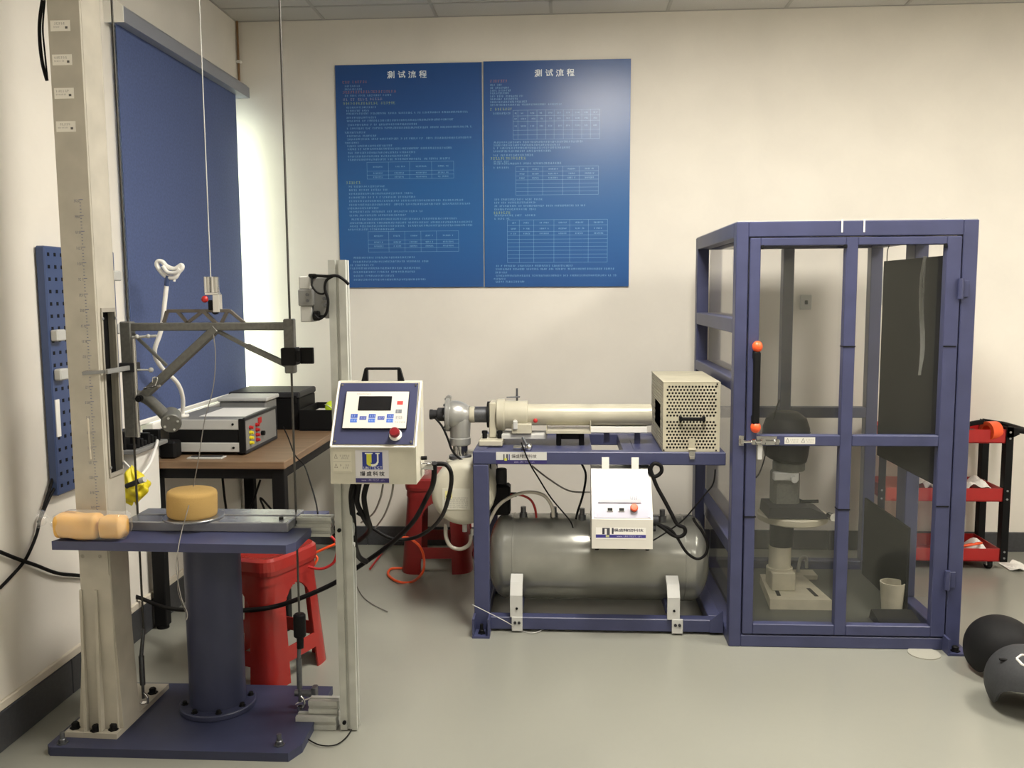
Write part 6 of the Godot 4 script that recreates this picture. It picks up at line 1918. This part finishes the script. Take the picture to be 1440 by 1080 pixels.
	cable("red_hose", "pinkish red air hose loop behind the aluminium post", [Vector3(-0.856, 0.400, -3.200), Vector3(-0.903, 0.380, -3.200), Vector3(-0.955, 0.352, -3.200), Vector3(-0.972, 0.325, -3.200), Vector3(-0.945, 0.317, -3.200), Vector3(-0.928, 0.344, -3.200), Vector3(-0.944, 0.363, -3.200)], 0.005, M.orange, "hose")
	cable("red_hose", "red air hose end rising to the cross beam of the post", [Vector3(-0.845, 0.501, -3.000), Vector3(-0.817, 0.484, -3.000), Vector3(-0.798, 0.453, -3.000), Vector3(-0.810, 0.394, -3.000), Vector3(-0.856, 0.368, -3.000), Vector3(-0.902, 0.375, -3.000)], 0.005, M.red, "hose")
	cable("red_hose", "red hose piece lying on the floor right of the post", [Vector3(-0.980, 0.008, -4.273), Vector3(-0.960, 0.008, -4.383), Vector3(-0.936, 0.008, -4.538), Vector3(-0.940, 0.008, -4.126)], 0.005, M.red, "hose")
	cable("clear_hose", "clear drain hose hanging in a loop under the round cream tank", [Vector3(-0.482, 0.400, -3.500), Vector3(-0.482, 0.347, -3.500), Vector3(-0.463, 0.308, -3.500), Vector3(-0.422, 0.297, -3.500), Vector3(-0.387, 0.318, -3.500), Vector3(-0.381, 0.357, -3.500)], 0.008, M.hose_clear, "hose")
	cable("valve_cable", "black cable from the elbow valve solenoid down to the bench corner", [Vector3(-0.523, 0.829, -3.530), Vector3(-0.495, 0.794, -3.530), Vector3(-0.472, 0.742, -3.530), Vector3(-0.455, 0.695, -3.530), Vector3(-0.421, 0.660, -3.530), Vector3(-0.381, 0.646, -3.530), Vector3(-0.352, 0.643, -3.530)], 0.0045, M.cable)
	cable("fitting_cable", "thin dark cable from the chrome fitting down over the bench rail", [Vector3(-0.168, 0.758, -3.370), Vector3(-0.154, 0.720, -3.370), Vector3(-0.135, 0.675, -3.370), Vector3(-0.105, 0.603, -3.450), Vector3(-0.055, 0.523, -3.450), Vector3(0.015, 0.438, -3.450), Vector3(0.032, 0.403, -3.450)], 0.003, M.cable)
	cable("grey_hose", "grey air hose arching behind the bench from the tank to the regulator", [Vector3(-0.314, 0.392, -3.500), Vector3(-0.270, 0.475, -3.500), Vector3(-0.207, 0.519, -3.500), Vector3(-0.141, 0.534, -3.500), Vector3(-0.084, 0.520, -3.500), Vector3(-0.053, 0.477, -3.500), Vector3(-0.047, 0.433, -3.500)], 0.007, M.hose_clear, "hose")
	cable("red_hose", "red air hose arching from the regulator to the tank top", [Vector3(-0.241, 0.500, -3.580), Vector3(-0.188, 0.504, -3.580), Vector3(-0.144, 0.486, -3.580), Vector3(-0.124, 0.451, -3.580), Vector3(-0.118, 0.409, -3.580)], 0.005, M.red, "hose")
	cable("grey_lead", "thin grey lead drooping behind the white trigger box", [Vector3(-0.136, 0.622, -3.600), Vector3(-0.072, 0.571, -3.600), Vector3(0.016, 0.518, -3.600), Vector3(0.103, 0.513, -3.600)], 0.0035, M.cable_grey)
	cable("valve_lead", "black lead hanging from the bench rail to the tank port", [Vector3(0.066, 0.651, -3.500), Vector3(0.083, 0.605, -3.500), Vector3(0.072, 0.527, -3.500), Vector3(0.050, 0.454, -3.500), Vector3(0.044, 0.425, -3.500)], 0.0045, M.cable)
	cable("coiled_cable", "thick black cable coiled at the bench rail and looping over the tank", [Vector3(0.323, 0.672, -3.360), Vector3(0.323, 0.647, -3.360), Vector3(0.342, 0.630, -3.360), Vector3(0.366, 0.647, -3.360), Vector3(0.363, 0.672, -3.360), Vector3(0.339, 0.680, -3.360), Vector3(0.326, 0.658, -3.360), Vector3(0.337, 0.625, -3.360), Vector3(0.351, 0.589, -3.360), Vector3(0.378, 0.540, -3.360), Vector3(0.406, 0.487, -3.360), Vector3(0.428, 0.446, -3.360), Vector3(0.455, 0.432, -3.360), Vector3(0.458, 0.410, -3.360), Vector3(0.437, 0.396, -3.360), Vector3(0.410, 0.404, -3.360), Vector3(0.379, 0.428, -3.360), Vector3(0.347, 0.450, -3.360)], 0.0075, M.cable)
	cable("loop_cable", "black cable drooping in a wide loop before the right end of the tank", [Vector3(0.363, 0.442, -3.360), Vector3(0.401, 0.426, -3.360), Vector3(0.429, 0.393, -3.360), Vector3(0.464, 0.337, -3.360), Vector3(0.505, 0.310, -3.360), Vector3(0.537, 0.327, -3.360), Vector3(0.545, 0.369, -3.360), Vector3(0.525, 0.416, -3.360), Vector3(0.498, 0.452, -3.360), Vector3(0.489, 0.471, -3.360)], 0.0055, M.cable)
	cable("sensor_lead", "thin black lead under the right end of the bench rail", [Vector3(0.569, 0.659, -3.360), Vector3(0.562, 0.604, -3.360), Vector3(0.528, 0.557, -3.360), Vector3(0.489, 0.507, -3.360), Vector3(0.449, 0.460, -3.360), Vector3(0.382, 0.409, -3.360), Vector3(0.302, 0.363, -3.360), Vector3(0.220, 0.346, -3.360), Vector3(0.152, 0.362, -3.360), Vector3(0.097, 0.386, -3.360)], 0.003, M.cable)
	cable("stand_wire", "thin dark wire beside the head form inside the enclosure", [Vector3(0.895, 0.878, -3.750), Vector3(0.879, 0.824, -3.750), Vector3(0.852, 0.704, -3.750), Vector3(0.839, 0.628, -3.750), Vector3(0.820, 0.567, -3.750), Vector3(0.805, 0.545, -3.750)], 0.003, M.cable)
	cable("desk_cable", "thin dark cable running off the desk edge to the post", [Vector3(-1.074, 0.827, -3.300), Vector3(-1.056, 0.786, -3.300), Vector3(-1.000, 0.736, -3.200), Vector3(-0.966, 0.696, -3.200), Vector3(-0.853, 0.683, -2.900), Vector3(-0.797, 0.671, -2.750), Vector3(-0.748, 0.670, -2.600)], 0.0025, M.cable)
	cable("desk_cable", "black cable tangle hanging behind the desk's right leg", [Vector3(-1.383, 0.490, -3.900), Vector3(-1.413, 0.407, -3.900), Vector3(-1.435, 0.341, -3.900), Vector3(-1.404, 0.275, -3.900), Vector3(-1.363, 0.325, -3.900), Vector3(-1.386, 0.407, -3.900), Vector3(-1.326, 0.342, -3.900), Vector3(-1.246, 0.260, -3.900)], 0.005, M.cable)
	cable("desk_cable", "single black cable hanging under the middle of the desk", [Vector3(-1.598, 0.477, -4.000), Vector3(-1.592, 0.382, -4.000), Vector3(-1.587, 0.314, -4.000), Vector3(-1.593, 0.177, -4.000)], 0.006, M.cable)
	cable("thin_wire", "thin pale wire hanging under the desk to the floor", [Vector3(-1.375, 0.413, -3.000), Vector3(-1.372, 0.361, -3.000), Vector3(-1.378, 0.283, -3.000), Vector3(-1.356, 0.210, -3.000), Vector3(-1.341, 0.184, -3.000)], 0.0015, M.cable_grey)
	cable("base_wire", "thin wire curling on the floor around the foot of the post", [Vector3(-0.835, 0.006, -2.647), Vector3(-0.797, 0.006, -2.535), Vector3(-0.735, 0.006, -2.469), Vector3(-0.680, 0.006, -2.464), Vector3(-0.655, 0.006, -2.516), Vector3(-0.652, 0.006, -2.595)], 0.002, M.cable)
	cable("floor_wire", "faint thin wire lying on the floor right of the post", [Vector3(-0.963, 0.004, -3.926), Vector3(-0.891, 0.004, -3.756), Vector3(-0.821, 0.004, -3.651), Vector3(-0.742, 0.004, -3.569)], 0.002, M.cable_grey)
	# scraps on the floor
	var d := thing("white_disc", "thin pale disc lying partly under the front right of the enclosure", "disc", V(1.318, 0, -3.225))
	obj("disc", mb().cyl(V(1.318, 0.0, -3.232), V(1.318, 0.004, -3.232), 0.056, 32), M.disc, d)
	var s := thing("paper_scrap", "crumpled white paper scrap on the floor right of the red cart", "paper", V(2.16, 0, -4.30))
	var f := func(u: float, w: float) -> Vector3:
		return V(lerpf(2.11, 2.22, u), 0.004 + 0.018 * absf(sin(u * 6 + w * 4)) * sin(PI * u), lerpf(-4.24, -4.36, w) + 0.02 * sin(u * 5))
	obj("scrap", mb().surf(f, 12, 8), M.paper, s)
	var tk := thing("clear_tape", "loose clear tape scraps under the front rail of the bench", "tape", V(-0.2, 0, -3.33))
	obj("strip", mb().tube([Vector3(-0.361, 0.123, -3.340), Vector3(-0.261, 0.073, -3.340), Vector3(-0.220, 0.051, -3.340), Vector3(-0.181, 0.006, -3.391), Vector3(-0.124, 0.006, -3.357), Vector3(-0.055, 0.006, -3.434)], 0.0015, 6), M.light_grey, tk)
